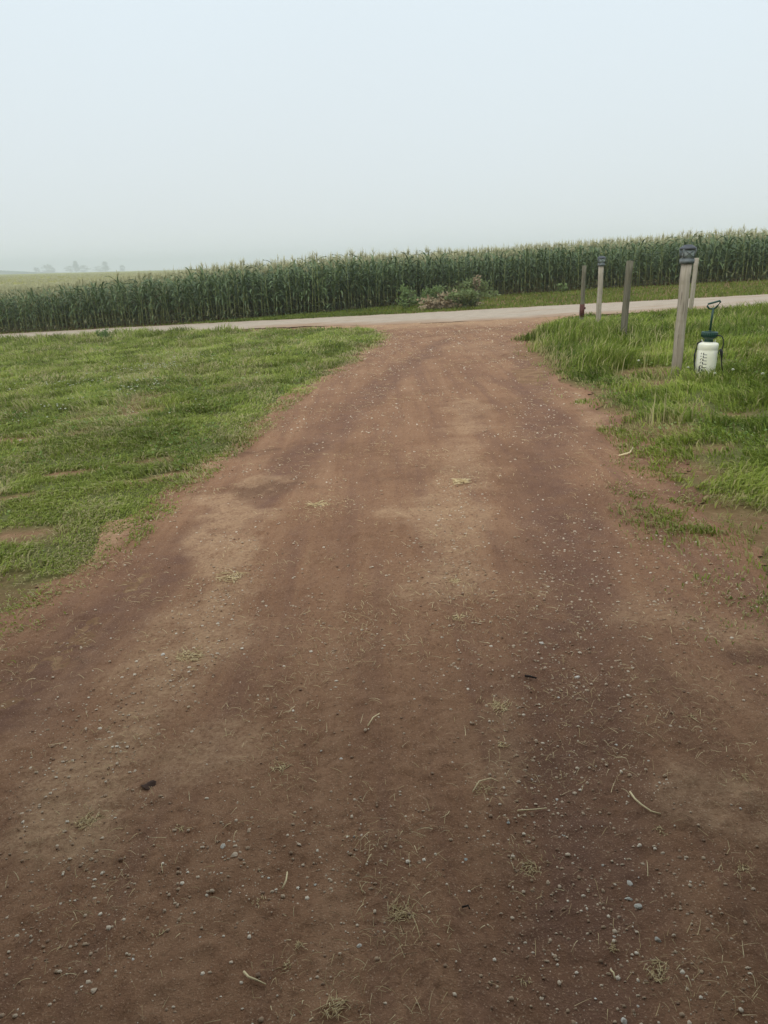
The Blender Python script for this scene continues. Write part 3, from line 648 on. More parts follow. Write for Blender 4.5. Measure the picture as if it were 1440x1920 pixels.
# ------------------------------------------------------------------ garden sprayer
m = NT('translucent_white_plastic'); c = m.ramp(m.noise(9, 3, m.obj()), [(.3, (.90, .88, .69)), (.7, (.95, .94, .81))]); tz = m.n('ShaderNodeSeparateXYZ'); m.l(m.obj(), tz.inputs[0]); c = m.mix(m.math('MULTIPLY', m.ramp(tz.outputs['Z'], [(.0, .75), (.16, .06)]), m.ramp(m.noise(22, 5, m.obj()), [(.42, 0.), (.62, 1.)])), c, (.36, .30, .18))
m.base(c, .35, .4); m.b.inputs['Subsurface Weight'].default_value = .15; m.b.inputs['Subsurface Radius'].default_value = (.03, .03, .02); M_TANK = m.m
M_DGREEN = plain('dark_green_plastic', (.012, .055, .038), .4, .5, .25, 12)
M_BLACK = plain('black_rubber', (.014, .014, .015), .55, .4, .2, 30)
sx, sy = at(1320, 708); SP = empty('garden_sprayer', (sx, sy, float(zlawn(sx, sy)) - .004), -.42)
SP.rotation_euler = (.0, .012, -.42); SP.scale = (.98,) * 3
tag(SP, 'white pump garden sprayer with dark green top standing in the grass', 'sprayer')
tank = mk('tank', [lathe([(.088, 0), (.094, .006), (.094, .05), (.090, .058), (.0925, .066), (.095, .12), (.0955, .20), (.094, .262), (.091, .270), (.0945, .278), (.0955, .318), (.090, .334), (.062, .342), (.046, .345)], 40)], M_TANK, SP)
for s in (-1, 1): mk('carry_lug', [tube([(s * .055, -.012, .335), (s * .060, -.010, .362), (s * .060, .010, .362), (s * .055, .012, .335)], [.006] * 4, 6)], M_TANK, SP)
pump = mk('pump_head', [lathe([(.041, .338), (.043, .352), (.040, .368), (.048, .376), (.066, .388), (.071, .402), (.074, .424), (.076, .438), (.070, .441), (.060, .430), (.02, .426)], 36)], M_DGREEN, SP)
mk('ribs', [box(.0725 * math.cos(t), .0725 * math.sin(t), .412, .006, .006, .034) for t in np.linspace(0, 6.283, 24, endpoint=False)], M_DGREEN, pump, False)
mk('pump_rod', [tube([(0, 0, .42), (.002, 0, .55), (.004, 0, .665)], [.0105, .0105, .0115], 10), lathe([(.017, .426), (.017, .446), (.012, .452)], 14)], M_DGREEN, SP)
hp = [(-.030, 0, .655), (-.052, 0, .682), (-.046, 0, .700), (.0, 0, .714), (.056, 0, .732), (.062, 0, .722), (.040, 0, .684), (.012, 0, .657), (-.030, 0, .655)]
mk('handle', [tube(hp, [.0085, .009, .009, .0095, .009, .009, .009, .0085, .0085], 8)], M_DGREEN, SP)
mk('hose', [tube([(.055, -.03, .405), (.085, -.035, .412), (.112, -.04, .405), (.128, -.042, .375), (.134, -.042, .33), (.132, -.042, .285), (.126, -.042, .27)], [.0055] * 7, 8)], M_BLACK, SP)
wand = mk('spray_wand', [tube([(.112, -.045, .285), (.124, -.045, .265), (.130, -.045, .235), (.136, -.045, .20), (.142, -.045, .14), (.160, -.045, .07)], [.008, .016, .013, .006, .005, .005], 8)], M_BLACK, SP)
mk('trigger', [tube([(.104, -.045, .275), (.098, -.045, .25), (.112, -.045, .228)], [.004, .005, .004], 6)], M_BLACK, wand)
st_a = math.radians(190)
mk('shoulder_strap', [tube([(-.06, -.03, .355), (-.098, -.03, .33), (-.104, -.035, .27), (-.112, -.04, .22), (-.106, -.045, .17), (-.100, -.05, .12), (-.092, -.066, .07), (-.084, -.07, .02)], [.006, .008, .008, .0085, .008, .008, .009, .008], 6)], M_BLACK, SP)
mk('buckle', [box(-.108, -.04, .215, .012, .02, .05)], M_BLACK, SP, False)
M_INK = plain('black_print', (.02, .02, .022), .6, .3, .1, 20)
marks = []
def mark(ang, z, wa, hz):            # a raised printed bar following the tank wall
    n = max(2, int(wa / 5)); r0, r1 = .0945, .0962; v, q = [], []
    for i in range(n + 1):
        t = math.radians(ang - wa / 2 + wa * i / n)
        for r_ in (r0, r1):
            for zz in (z - hz / 2, z + hz / 2): v.append((r_ * math.cos(t), r_ * math.sin(t), zz))
    for i in range(n):
        a = i * 4; b = a + 4; q += [(a + 2, b + 2, b + 3, a + 3), (a + 3, b + 3, b + 1, a + 1), (a, b, b + 2, a + 2)]
    q += [(0, 2, 3, 1), (n * 4 + 2, n * 4, n * 4 + 1, n * 4 + 3)]
    marks.append((np.array(v), q))
for i, z0 in enumerate((.075, .108, .140, .172, .202, .230)):
    mark(262, z0, 30 - i * 2, .005); mark(252, z0 + .010, 5, .018); mark(238, z0 + .010, 4, .013)
    if i < 4: mark(243, z0 + .019, 9, .004)
mark(236, .09, 8, .05); mark(246, .055, 14, .012)
mk('volume_scale', marks, M_INK, tank, False)

# ------------------------------------------------------------------ pebbles, straw tufts, twigs
def pebble(seed, flat=.6, ang=False):
    bm = bmesh.new(); bmesh.ops.create_icosphere(bm, subdivisions=2, radius=1); r = np.random.default_rng(seed)
    ax = r.normal(0, 1, (9 if ang else 5, 3)); ax /= np.linalg.norm(ax, axis=1)[:, None]; cut = r.uniform(.5, .8, len(ax)); st = r.uniform(.65, 1.0, 2)
    for v in bm.verts:
        p = np.array(v.co)
        for a_, c_ in zip(ax, cut):
            d = p @ a_
            if d > c_: p = p - a_ * (d - c_) * (.9 if ang else .55)
        p = p * np.array([st[0], st[1], flat]) * (1 + .05 * r.normal()); v.co = p
    me = bpy.data.meshes.new('pebble'); bm.to_mesh(me); bm.free()
    if not ang: me.polygons.foreach_set('use_smooth', np.ones(len(me.polygons), bool))
    return me
def stone_mat(name, lo, hi):
    m = NT(name); oi = m.n('ShaderNodeObjectInfo'); c = m.ramp(oi.outputs['Random'], [(0, lo), (1, hi)])
    c = m.mix(m.ramp(m.noise(3, 4, m.obj()), [(.4, 0.), (.8, .45)]), c, tuple(x * .6 for x in lo)); m.base(c, .8, .25); m.bump(m.noise(9, 4, m.obj()), .3, .1); return m.m
M_ST = [stone_mat('buff_pebble', (.46, .33, .225), (.76, .61, .45)), stone_mat('pale_stone', (.70, .64, .54), (.85, .79, .70)), stone_mat('grey_stone', (.50, .47, .40), (.64, .61, .53)), stone_mat('bluish_pebble', (.46, .49, .46), (.55, .58, .55))]
PEB = [[pebble(10 * j + k, .42 + .09 * (k % 3), True) for k in range(4)] for j in range(4)]
for j in range(4):
    for me in PEB[j]: me.materials.append(M_ST[j])
def put_stone(x, y, rad, j, label, group, sink=.42, rz=None):
    me = PEB[j][int(rng.integers(4))]; z = zdrive(x, y)
    o = link('pebble', me, None, None, (x, y, z + rad * (.55 - sink)))
    o.scale = (rad, rad * rng.uniform(.7, .95), rad * rng.uniform(.75, 1)); o.rotation_euler = (rng.normal(0, .15), rng.normal(0, .15), rng.uniform(0, 6.28) if rz is None else rz)
    return tag(o, label, 'pebble', group)
NAMED = [(420, 1598, 8.5, 1, 'white angular stone, brightest on the dirt left of centre'), (1197, 1699, 12, 2, 'largest flat pale grey stone of the touching pair in the right foreground'),
         (1179, 1684, 9, 2, 'smaller grey stone touching the largest flat stone in the right foreground'), (1233, 1766, 10, 2, 'flat oval grey stone alone below the touching pair of stones'),
         (1181, 1654, 9, 1, 'pale elongated stone just above the touching pair of grey stones'), (953, 1551, 5.5, 3, 'bluish grey pebble in the middle of the driveway, above another bluish one'),
         (874, 1622, 4.5, 3, 'small bluish pebble near the driveway centre, lower of the two bluish ones'), (1015, 1209, 8, 1, 'pale oblong stone farther up the driveway, right of centre'),
         (1082, 1270, 8.5, 1, 'upper pale stone of a stacked looking pair right of centre'), (1086, 1280, 6, 0, 'smaller buff stone just below the pale stone of the pair'),
         (675, 1782, 7.5, 1, 'pale round pebble in the near foreground, left of the large dry grass clump'), (307, 1236, 8, 1, 'pale flat stone beside the dry grass clump on the left'),
         (178, 1866, 8, 0, 'buff oval pebble near the bottom left of the driveway'), (1170, 1915, 10, 1, 'pale stone at the very bottom right of centre')]
used = []
for px, py, sp, j, lab in NAMED:
    x, y = at(px, py); put_stone(x, y, sp * mpp(x, y), j, lab, None); used.append((x, y))
PIX = [(520, 1349), (218, 1292), (682, 1290), (162, 1391), (206, 1381), (640, 1433), (603, 1418), (473, 1543), (582, 1573), (563, 1598), (504, 1631), (505, 1657), (710, 1757), (475, 1761), (251, 1807), (60, 1772), (14, 1618), (376, 1764), (620, 1839), (325, 1846), (182, 1339),
       (1190, 1307), (1047, 1307), (1195, 1338), (1393, 1323), (1256, 1369), (1216, 1430), (1002, 1422), (997, 1465), (1045, 1498), (1046, 1525), (1055, 1565), (1161, 1718), (1127, 1647), (1197, 1647), (1130, 1621), (1152, 1755), (1196, 1887), (1117, 1871), (1155, 1395), (1185, 1400), (1387, 1528), (1370, 1518), (1182, 1472), (1260, 1795)]
PG = 'buff pebbles scattered over the driveway'; PLAB = 'small buff or pale pebble half sunk in the reddish dirt of the driveway'
cnt = len(NAMED)
for px, py in PIX:
    x, y = at(px, py); put_stone(x, y, rng.uniform(3.2, 5.2) * mpp(x, y), 0 if rng.random() < .6 else 1, PLAB, PG); cnt += 1
def peb_density(x, y):
    d = .16 + .7 * sst(.50, .68, fbm(x * 2.2, y * 2.2, 95, 3))
    for q, w in (([(1090, 1000), (1080, 1300), (1060, 1560), (1150, 1800)], .3), ([(430, 1090), (330, 1250), (130, 1450)], .22), ([(860, 900), (860, 1100)], .2)):
        d = np.maximum(d, 1 - sst(.3, 1.3, polyd(x, y, q) / w))
    return d
cand = []
while cnt + len(cand) < 296:
    x, y, r = sample_lawn(400, .85, 10, -32, 32, .9); k = (np.minimum(x - XL(y), XR(y) - x) > .12) & (rng.random(400) < peb_density(x, y) * (.45 + .55 * sst(1.1, 2.6, y)))
    cand += list(zip(x[k], y[k]))
cand = cand[:296 - cnt]
for x, y in cand: put_stone(x, y, max(.0020, rng.lognormal(-.3, .5) * .0034) * (1 + .14 * y), 0 if rng.random() < .72 else int(rng.integers(1, 3)), PLAB, PG)
# the countless finer grit: one object
bm = bmesh.new(); bmesh.ops.create_icosphere(bm, subdivisions=1, radius=1); bm.verts.ensure_lookup_table()
iv = np.array([v.co[:] for v in bm.verts]); itx = np.array([[v.index for v in f.verts] for f in bm.faces]); bm.free(); iv[:, 2] *= .6
x, y, r = sample_lawn(95000, .8, 18, -38, 38, 1.5); k = (np.minimum(x - XL(y), XR(y) - x) > .05) & (y < RN(x)) & (rng.random(len(x)) < peb_density(x, y) * .8 * (.6 + .4 * sst(1.1, 2.8, y))); x, y = x[k], y[k]; n = len(x)
sz = np.clip(rng.lognormal(-.4, .45, n), .25, 1.5) * .0030 * (1 + .22 * y) ; zz = np.array([zdrive(a_, b_) for a_, b_ in zip(x, y)])
v = iv[None] * (sz[:, None, None] * rng.uniform(.6, 1.2, (n, 1, 3))) * rng.uniform(.8, 1.2, (n, len(iv), 1)); v[:, :, 0] += x[:, None]; v[:, :, 1] += y[:, None]; v[:, :, 2] += (zz + sz * .12)[:, None]
tt = (itx[None] + (np.arange(n) * len(iv))[:, None, None]).reshape(-1, 3)
m = NT('grit'); c = m.ramp(m.attr('rnd'), [(0, (.25, .155, .10)), (.4, (.45, .32, .21)), (.8, (.66, .53, .39)), (1, (.82, .72, .58))]); m.base(c, .85, .2)
tag(link('grit', mesh_np('grit', v.reshape(-1, 3), None, tt, attrs={'rnd': np.repeat(rng.random(n), len(iv))}), m.m), 'fine grit and tiny stones spread over the dirt driveway', 'grit', kind='stuff')

# dry grass clumps
def straw_clump(px, py, rad_px, n, label, seed, up=.35):
    r = np.random.default_rng(seed); x, y = at(px, py); R = rad_px * .72 * mpp(x, y); z = zdrive(x, y); n = int(n * 1.7); main = r.uniform(0, 6.28); parts = []; lev = []
    wdt = max(.0007, .62 * mpp(x, y))
    for k in range(n):
        a = r.uniform(0, 6.28); d = R * .9 * r.random() ** .6; L = R * r.lognormal(-.9, .5); b = main + r.normal(0, .9) + (math.pi if r.random() < .5 else 0); cv = r.normal(0, .45); c = [math.cos(a) * d, math.sin(a) * d, 0.002]; pts = [tuple(c)]
        e = r.uniform(0, up * .6)
        for s in range(4):
            bb = b + cv * s / 3; c = [c[0] + math.cos(bb) * L / 4, c[1] + math.sin(bb) * L / 4, max(.003, c[2] + L / 4 * e * (1 - .75 * s))]; pts.append(tuple(c))
        w = wdt * r.uniform(.6, 1.5); parts.append(tube(pts, [w, w, w * .9, w * .7, w * .4], 4)); lev.append(np.full(len(parts[-1][0]), r.uniform(.5, 1)))
    v, q = merge(parts); a_, b_ = split(q); me = mesh_np('dry_grass_clump', v, a_, b_, attrs={'rnd': np.concatenate(lev)})
    return tag(link('dry_grass_clump', me, M_STRAW, None, (x, y, z)), label, 'dry grass', 'dry grass clumps on the driveway')
CL_ = [(750, 1722, 38, 60, 'large brownish dry grass clump at the bottom centre of the driveway'), (987, 1630, 30, 42, 'tangled straw clump right of the centre foreground, below the long thin stem'), (937, 1332, 27, 46, 'bushy yellowish dry grass tuft in mid driveway'),
       (942, 1406, 15, 18, 'small spiky pale straw tuft just below the bushy tuft'), (1235, 1825, 36, 40, 'sprawling straw clump in the bottom right, below the flat grey stones'), (1394, 1468, 16, 14, 'small curled straw tuft near the right edge'),
       (1297, 1352, 14, 8, 'few upright pale straw stems on the right of the driveway'), (1148, 1775, 16, 18, 'small greenish yellow tuft beside the pale stone in the right foreground'), (1397, 1640, 22, 22, 'loose straw clump close to the right edge, lower than the curled tuft'),
       (982, 1838, 20, 10, 'thin forked straw stems at the bottom right of centre'), (628, 1905, 36, 42, 'pale spread straw clump at the very bottom edge'), (355, 1240, 38, 60, 'dark straw clump on the ridge at the left'),
       (168, 1548, 36, 50, 'dense yellow straw clump at far left foreground'), (525, 1450, 26, 26, 'flattened straw patch left of centre'), (340, 1562, 18, 16, 'thin straw wisps between the yellow clump and the white stone'),
       (538, 1822, 16, 14, 'small curly straw tuft at bottom left of centre'), (560, 1783, 13, 14, 'tiny pale straw tuft above the curly one'), (487, 1703, 20, 9, 'bent yellow straw stems left of centre'), (297, 1757, 18, 10, 'few crossed straw stems in the lower left'),
       (860, 1165, 18, 26, 'reddish brown dry tuft in the middle of the driveway'), (850, 1095, 18, 24, 'brown dry tuft farther up the driveway centre'), (1240, 1560, 22, 16, 'scattered pale straw wisps below the long curved stem'), (900, 1490, 28, 16, 'thin curved dry stems left of the driveway centre line'),
       (600, 950, 26, 36, 'dry clippings patch on the driveway left of centre, far from the camera'), (865, 910, 26, 36, 'pale straw streak on the crown of the driveway'), (430, 1088, 40, 46, 'straw and gravel patch on the left ridge')]
for i, c in enumerate(CL_): straw_clump(*c, 500 + i)
def twig(pix, wpx, mat, label, name='straw_stem', cat='straw stem'):
    P = [at(*p) for p in pix]; x0, y0 = P[0]; z0 = zdrive(x0, y0); w = wpx * mpp(x0, y0) * .5
    pts = [(a - x0, b - y0, zdrive(a, b) - z0 + .004 + w + .004 * math.sin(i * 1.3)) for i, (a, b) in enumerate(P)]
    v, q = tube(pts, [w * (1 - .5 * i / len(pts)) for i in range(len(pts))], 6); a_, b_ = split(q)
    return tag(link(name, mesh_np(name, v, a_, b_, attrs={'rnd': np.full(len(v), .95)}, smooth=True), mat, None, (x0, y0, z0)), label, cat)
twig([(1181, 1487), (1190, 1503), (1202, 1518), (1220, 1528), (1238, 1536)], 4, M_STRAW, 'long curved pale straw stem lying on the right of the driveway')
twig([(459, 1836), (468, 1850), (480, 1857), (500, 1858)], 5, M_STRAW, 'thick pale hooked straw stem at the bottom left of centre')
twig([(1145, 1818), (1150, 1828), (1153, 1838)], 4, M_STRAW, 'short pale straw stick near the bottom right')
twig([(530, 1682), (538, 1668), (540, 1650)], 4, M_STRAW, 'short light brown bent stem left of the driveway centre')
twig([(690, 1378), (700, 1362), (712, 1350)], 3, M_STRAW, 'slender curved straw stem near the driveway centre')
twig([(970, 1528), (1000, 1524), (1025, 1520)], 3, M_STRAW, 'straight thin straw stem lying crosswise beside a bluish pebble')
twig([(886, 1500), (898, 1482), (920, 1474), (935, 1476)], 3, M_STRAW, 'brown arched stem lying left of the crosswise straw stem')
M_DARKT = plain('dark_twig', (.035, .025, .02), .8, .2, .2, 40)
twig([(984, 1274), (995, 1276), (1006, 1277)], 5, M_DARKT, 'short dark twig on the dirt in mid driveway', 'twig', 'twig')
twig([(1160, 862), (1180, 858), (1186, 848)], 4, M_STRAW, 'pale bent twig near the right grass edge', 'twig', 'twig')
twig([(866, 1714), (878, 1712), (880, 1718)], 4, M_DARKT, 'tiny dark curled twig right of the large dry grass clump', 'twig', 'twig')
M_LEAFB = plain('dead_leaf_brown', (.075, .042, .03), .8, .2, .25, 30)
x, y = at(279, 1482); R = 14 * mpp(x, y); v = [(0, 0, .006)] + [(math.cos(t) * R * (1 + .2 * math.sin(3 * t)), math.sin(t) * R * .8, .003 + .006 * math.sin(2 * t)) for t in np.linspace(0, 6.283, 12, endpoint=False)]
tag(link('dead_leaf', mesh_np('dead_leaf', np.array(v), None, np.array([(0, 1 + k, 1 + (k + 1) % 12) for k in range(12)])), M_LEAFB, None, (x, y, zdrive(x, y))), 'dark curled dead leaf on the dirt at the left', 'leaf')

# ------------------------------------------------------------------ clover and flowers
M_PETAL = plain('white_clover_petal', (.55, .56, .42), .8, .2, .15, 80)
M_STEM = plain('flower_stem', (.10, .16, .05), .7, .2, .2, 20)
n = 800; t = rng.random(n); cl = [at(330, 665), at(290, 690), at(210, 715), at(150, 740), at(100, 790)]; cl = np.array(cl); seg = np.minimum((t * 4).astype(int), 3); f = (t * 4 - seg)[:, None]
p = cl[seg] * (1 - f) + cl[seg + 1] * f + rng.normal(0, .75, (n, 2)); k = rng.random(n) < sst(.4, .6, fbm(p[:, 0] * 1.6, p[:, 1] * 1.6, 97, 3)); p = p[k]; n = len(p)
v = iv[None] * rng.uniform(.006, .014, (n, 1, 1)) * rng.uniform(.8, 1.2, (n, len(iv), 1)); v[:, :, 0] += p[:, 0, None]; v[:, :, 1] += p[:, 1, None]; v[:, :, 2] += (zlawn(p[:, 0], p[:, 1]) + rng.uniform(.05, .085, n))[:, None]
tt = (itx[None] + (np.arange(n) * len(iv))[:, None, None]).reshape(-1, 3)
tag(link('clover_flowers', mesh_np('clover_flowers', v.reshape(-1, 3), None, tt), M_PETAL), 'specks of white clover blossom in the left lawn', 'clover', kind='stuff')
for i, (px, py, lab) in enumerate([(1287, 708, 'white clover head just in front of the lamp post foot'), (1371, 712, 'larger white clover head right of the sprayer'), (1426, 722, 'white clover head at the right edge of the lawn'),
                                   (1337, 719, 'small white clover head in the grass below the sprayer'), (1195, 693, 'faint white clover head left of the lamp post')]):
    x, y = at(px, py); e = empty('clover_flower', (x, y, float(zlawn(x, y)))); tag(e, lab, 'clover flower', 'white clover heads near the sprayer')
    mk('stem', [tube([(0, 0, 0), (.004, 0, .05), (.006, 0, .085)], [.0018, .0015, .0015], 5)], M_STEM, e)
    hd = []
    for k in range(26):
        a = rng.uniform(0, 6.28); cz = rng.uniform(-.5, 1); rr = math.sqrt(1 - cz * cz * .9) * .013; hd.append(tube([(.006, 0, .09), (.006 + rr * math.cos(a), rr * math.sin(a), .09 + cz * .012)], [.0015, .0042], 4))
    mk('flower_head', hd, M_PETAL, e)

# ------------------------------------------------------------------ weeds and mound by the road
m = NT('weed_leaf'); c = m.ramp(m.noise(6, 4), [(.3, (.13, .19, .06)), (.7, (.23, .31, .11))]); m.base(c, .6, .3); m.translucent(c, .3); M_WEED = m.m
m = NT('grey_green_weed_leaf'); c = m.ramp(m.noise(6, 4), [(.3, (.12, .165, .06)), (.7, (.24, .29, .115))]); m.base(c, .7, .2); m.translucent(c, .25); M_WEED2 = m.m
M_DEAD = plain('dead_brush', (.32, .255, .16), .9, .1, .3, 15)
M_BARK = plain('weed_stem', (.14, .12, .07), .8, .2, .3, 20)
def leaf_cloud(n, r, rx, rz, size, clumps=9, z0=0):
    cc = np.stack([r.normal(0, .45, clumps) * rx, r.normal(0, .45, clumps) * rx, z0 + r.uniform(.15, .95, clumps) * rz], 1); w = r.integers(0, clumps, n)
    p = cc[w] + r.normal(0, .17, (n, 3)) * np.array([rx, rx, rz * .7]); p[:, 2] = np.maximum(p[:, 2], .02)
    d = r.normal(0, 1, (n, 3)); d[:, 2] = np.abs(d[:, 2]) * .8; d /= np.linalg.norm(d, axis=1)[:, None]; s = np.cross(d, r.normal(0, 1, (n, 3))); s /= np.linalg.norm(s, axis=1)[:, None]
    L = size * r.uniform(.6, 1.4, (n, 1)); wv = L * .28
    v = np.stack([p, p + d * L * .5 + s * wv, p + d * L, p + d * L * .5 - s * wv], 1).reshape(-1, 3)
    return v, (np.arange(n)[:, None] * 4 + np.array([[0, 1, 2, 3]]))
def weed(px, py, wpx, hpx, n, size, mat, smat, label, seed, name='weed_bush', cat='weed', group='weeds on the mound by the road', z=None, leafpart='foliage'):
    r = np.random.default_rng(seed); x, y = at(px, py); s = mpp(x, y); rx, rz = wpx * s / 2, hpx * s
    e = empty(name, (x, y, float(zlawn(x, y)) if z is None else z)); tag(e, label, cat, group)
    v, q = leaf_cloud(n, r, rx, rz, size, 14); link(leafpart, mesh_np(leafpart, v, q), mat, e)
    mk('stems', [tube([(0, 0, -.05), (r.normal(0, .25) * rx, r.normal(0, .25) * rx, rz * .5), (r.normal(0, .6) * rx, r.normal(0, .6) * rx, rz * r.uniform(.7, 1.05))], [.012, .008, .004], 5) for _ in range(9)], smat, e)
    return e
mx_, my_ = at(845, 578); mz = float(T(mx_, my_))
r = np.random.default_rng(5); ng = 40; gu = np.linspace(-1, 1, ng); A, B = np.meshgrid(gu, gu); rr = np.hypot(A, B)
hz = np.clip(1 - rr ** 2, 0, 1) ** 1.3 * (.50 + .5 * fbm(A * 3 + 4, B * 3, 12, 4)) * .46 - .05
ii = np.arange(ng * ng).reshape(ng, ng); quads = np.stack([ii[:-1, :-1], ii[:-1, 1:], ii[1:, 1:], ii[1:, :-1]], -1).reshape(-1, 4)
hz += T(mx_ + A * 1.75, my_ + .9 + B * 1.0) - mz
m = NT('mound_soil'); c = m.ramp(m.noise(5, 6), [(.3, (.14, .12, .06)), (.55, (.25, .18, .115)), (.75, (.36, .26, .17))]); m.base(c, .95, .1); m.bump(m.noise(20, 5), .6, .05)
tag(link('dirt_mound', mesh_np('dirt_mound', np.stack([A.ravel() * 1.75, B.ravel() * 1.0, hz.ravel()], 1), quads, smooth=True), m.m, None, (mx_, my_ + .9, mz)), 'low brown dirt mound overgrown with weeds on the far roadside', 'mound')
weed(768, 579, 44, 36, 520, .13, M_WEED, M_BARK, 'low green weed clump at the left end of the dirt mound', 61)
weed(890, 578, 90, 30, 1100, .12, M_WEED2, M_BARK, 'broad grey green weed bush on the right end of the dirt mound', 62)
weed(862, 568, 90, 40, 800, .13, M_WEED2, M_BARK, 'dull green weed bush behind the dirt mound, against the corn', 63)
weed(812, 577, 40, 32, 380, .12, M_WEED, M_BARK, 'small green weed between the left clump and the brown brush', 64)
weed(832, 580, 90, 26, 620, .15, M_DEAD, M_BARK, 'dead brown brush lying across the middle of the mound', 65, 'dead_brush', 'brush', leafpart='dry_twigs')
weed(893, 566, 14, 42, 120, .12, M_DEAD, M_BARK, 'tall dead brown weed stalk rising above the grey green bush', 66, 'dead_brush', 'brush', leafpart='dry_twigs')
weed(1055, 548, 24, 14, 160, .12, M_WEED, M_BARK, 'small green weed at the corn edge left of the fence posts', 67, group='weeds along the corn edge')
weed(195, 640, 22, 19, 200, .10, M_WEED, M_STEM, 'dark leafy weed sticking up at the far edge of the left lawn', 68, group='weeds along the lawn edge')
#weed(55 * 1, 640, 10, 8, 60, .08, M_WEED, M_STEM, 'tiny weed at the far edge of the left lawn near the picture border', 69, group='weeds along the lawn edge')

# ------------------------------------------------------------------ hazy distance: trees, hill
M_TLEAF = plain('distant_tree_leaf', (.06, .09, .045), .8, .1, .3, .3)
M_TBARK = plain('distant_tree_bark', (.08, .065, .05), .9, .1, .2, 1)
def far_tree(px, dist, w, h, label, seed, conical=False):
    r = np.random.default_rng(seed); a = math.atan2((px - 720) / FPX, math.cos(PITCH)); x, y = math.sin(a) * dist, math.cos(a) * dist; z = float(T(x, y))
    e = empty('distant_tree', (x, y, z)); tag(e, label, 'tree', 'trees in the haze beyond the field')
    n = 1500; c = 26
    if conical: cz = r.uniform(.12, 1, c); cr = (1 - cz) * .9 + .05
    else: cz = r.uniform(.08, .95, c); cr = np.sqrt(np.clip(1 - ((cz - .5) / .52) ** 2, .05, 1))
    ta = r.uniform(0, 6.28, c); cr = cr * r.uniform(.3, 1, c); cc = np.stack([np.cos(ta) * cr * w / 2, np.sin(ta) * cr * w / 2, cz * h], 1)
    p = cc[r.integers(0, c, n)] + r.normal(0, .075, (n, 3)) * np.array([w, w, h * .7]); p[:, 2] = np.clip(p[:, 2], .1 * h, h * 1.02)
    d = r.normal(0, 1, (n, 3)); d /= np.linalg.norm(d, axis=1)[:, None]; s = np.cross(d, r.normal(0, 1, (n, 3))); s /= np.linalg.norm(s, axis=1)[:, None]; L = h * .07
    v = np.stack([p, p + d * L * .5 + s * L * .4, p + d * L, p + d * L * .5 - s * L * .4], 1).reshape(-1, 3)
    link('crown', mesh_np('crown', v, np.arange(n)[:, None] * 4 + np.array([[0, 1, 2, 3]])), M_TLEAF, e)
    lm = [tube([(0, 0, -.5), (0, 0, h * .35), (0, 0, h * .8)], [h * .035, h * .025, h * .008], 7)]
    for _ in range(5): q = cc[int(r.integers(c))]; lm.append(tube([(0, 0, h * .3), tuple(q * .6 + np.array([0, 0, h * .1])), tuple(q)], [h * .015, h * .01, h * .004], 5))
    mk('trunk', lm, M_TBARK, e)
DT = 2000
for i, (px, dd, w, h, lab, con) in enumerate([(75, 900, 10, 6.2, 'lowest small dark bush-like tree on the field edge, at far left', False), (145, DT, 15, 13, 'small faint tree left of the big rounded tree in the haze', False),
        (166, DT, 30, 21, 'big rounded hazy tree, second cluster from the left', False), (212, DT, 24, 25, 'hazy pointed spruce rising highest above its neighbours', True), (203, DT + 20, 30, 15, 'low hazy tree at the left foot of the pointed spruce', False), (227, DT + 30, 28, 16, 'low hazy tree at the right foot of the pointed spruce', False),
        (261, DT + 40, 28, 22, 'hazy tree with blunt pointed top right of the spruce group', True), (251, DT + 60, 36, 13, 'low wide hazy tree in front of the blunt pointed one', False), (289, DT + 60, 14, 14, 'faintest small tree at the right end of the hazy row', False)]):
    far_tree(px, dd, w, h, lab, 700 + i, con)
hx = np.linspace(-1400, -480, 90); hy = np.linspace(1250, 1650, 14); A, B = np.meshgrid(hx, hy); t = (B - 1250) / 400
hh = (1 - sst(-900, -560, A)) * (17 + 6 * fbm(A * .008, B * .002, 15, 3)) * np.sin(np.clip(t, 0, 1) * math.pi) - 2.5
ii = np.arange(A.size).reshape(A.shape); quads = np.stack([ii[:-1, :-1], ii[:-1, 1:], ii[1:, 1:], ii[1:, :-1]], -1).reshape(-1, 4)
tag(link('hills', mesh_np('hills', np.stack([A.ravel(), B.ravel(), hh.ravel()], 1), quads, smooth=True), plain('distant_woods', (.05, .07, .045), .9, .1, .3, .05)), 'low blue hill fading into the haze at the far left', 'hill', kind='structure')

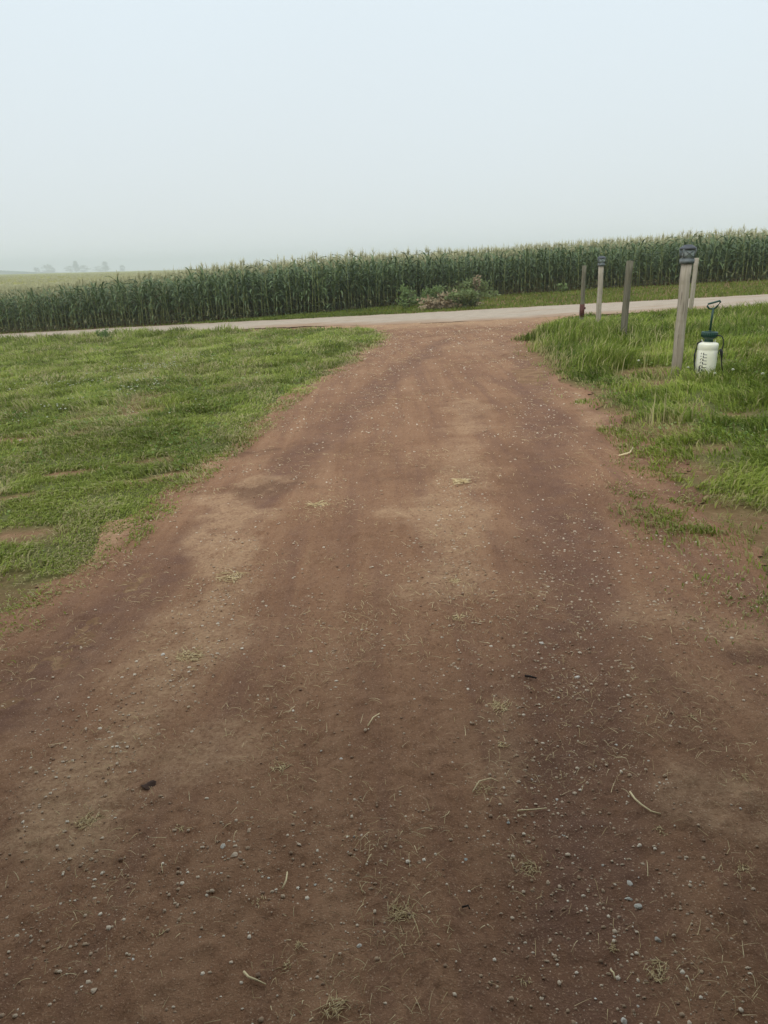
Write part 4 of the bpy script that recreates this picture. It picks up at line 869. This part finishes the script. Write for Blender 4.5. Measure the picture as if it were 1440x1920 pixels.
# ------------------------------------------------------------------ unseen building added behind the viewer to shade the near dirt
M_SIDING = plain('dark_board_siding', (.10, .075, .06), .85, .2, .3, 4, bump=.3); M_ROOF = plain('grey_metal_roof', (.16, .16, .17), .6, .3, .15, 3)
BZ = float(T(0, -1.4)); BN = empty('added_shade_barn', (0, -1.4, BZ)); tag(BN, 'unseen dark board building added behind the viewer to shade the near dirt', 'added_shade_barn')
CP = link('canopy', (lambda p: mesh_np('canopy', p[0], np.array(p[1])))(merge([box(0, 1.2, 2.95, 13.6, 2.2, .14)])), M_ROOF, BN)  # overhang added out of view to darken the closest ground
for sx_ in (-6.4, 6.4): link('shade_canopy_post', (lambda p: mesh_np('shade_canopy_post', p[0], np.array(p[1])))(merge([box(sx_, 2.2, 1.4, .14, .14, 2.96)])), M_SIDING, BN)
link('wall', (lambda p: mesh_np('wall', p[0], np.array(p[1])))(merge([box(-4.4, -.1, 1.95, 5.2, .2, 4.1), box(4.4, -.1, 1.95, 5.2, .2, 4.1), box(0, -.1, 3.35, 3.6, .2, 1.3), box(-6.9, -4.2, 1.95, .2, 8, 4.1), box(6.9, -4.2, 1.95, .2, 8, 4.1), box(0, -8.3, 1.95, 14, .2, 4.1)])), M_SIDING, BN)
rv_ = []
for zz in (0, .12): rv_ += [(-7.4, 1.0, 3.75 + zz), (7.4, 1.0, 3.75 + zz), (7.4, -4.2, 5.9 + zz), (-7.4, -4.2, 5.9 + zz), (7.4, -9.4, 3.75 + zz), (-7.4, -9.4, 3.75 + zz)]
link('roof', mesh_np('roof', np.array(rv_), np.array([(0, 3, 2, 1), (3, 5, 4, 2), (6, 7, 8, 9), (9, 8, 10, 11), (0, 1, 7, 6), (4, 5, 11, 10), (1, 2, 8, 7), (2, 4, 10, 8), (3, 0, 6, 9), (5, 3, 9, 11)])), M_ROOF, BN)
dr = link('door', (lambda p: mesh_np('door', p[0], np.array(p[1])))(merge([box(0, -.16, 1.32, 3.56, .06, 2.72)])), plain('grey_barn_door', (.14, .13, .12), .8, .2, .2, 3), BN)
mk('handle', [tube([(.3, -.10, 1.0), (.3, -.05, 1.0), (.3, -.05, 1.2), (.3, -.10, 1.2)], [.012] * 4, 6)], M_BLACK, dr)

# ------------------------------------------------------------------ haze
hb = box(0, 0, 12.5, 4900, 4900, 32); me = mesh_np('haze', hb[0], np.array(hb[1]))
hm = bpy.data.materials.new('haze'); hm.use_nodes = True; t = hm.node_tree; t.nodes.clear(); o_ = t.nodes.new('ShaderNodeOutputMaterial'); pv = t.nodes.new('ShaderNodeVolumePrincipled')
pv.inputs['Color'].default_value = (.93, .97, 1.0, 1); pv.inputs['Density'].default_value = .0008; pv.inputs['Anisotropy'].default_value = .15
t.links.new(pv.outputs[0], o_.inputs['Volume'])
tag(link('haze', me, hm), 'thin grey morning haze over the fields', 'haze', kind='stuff')
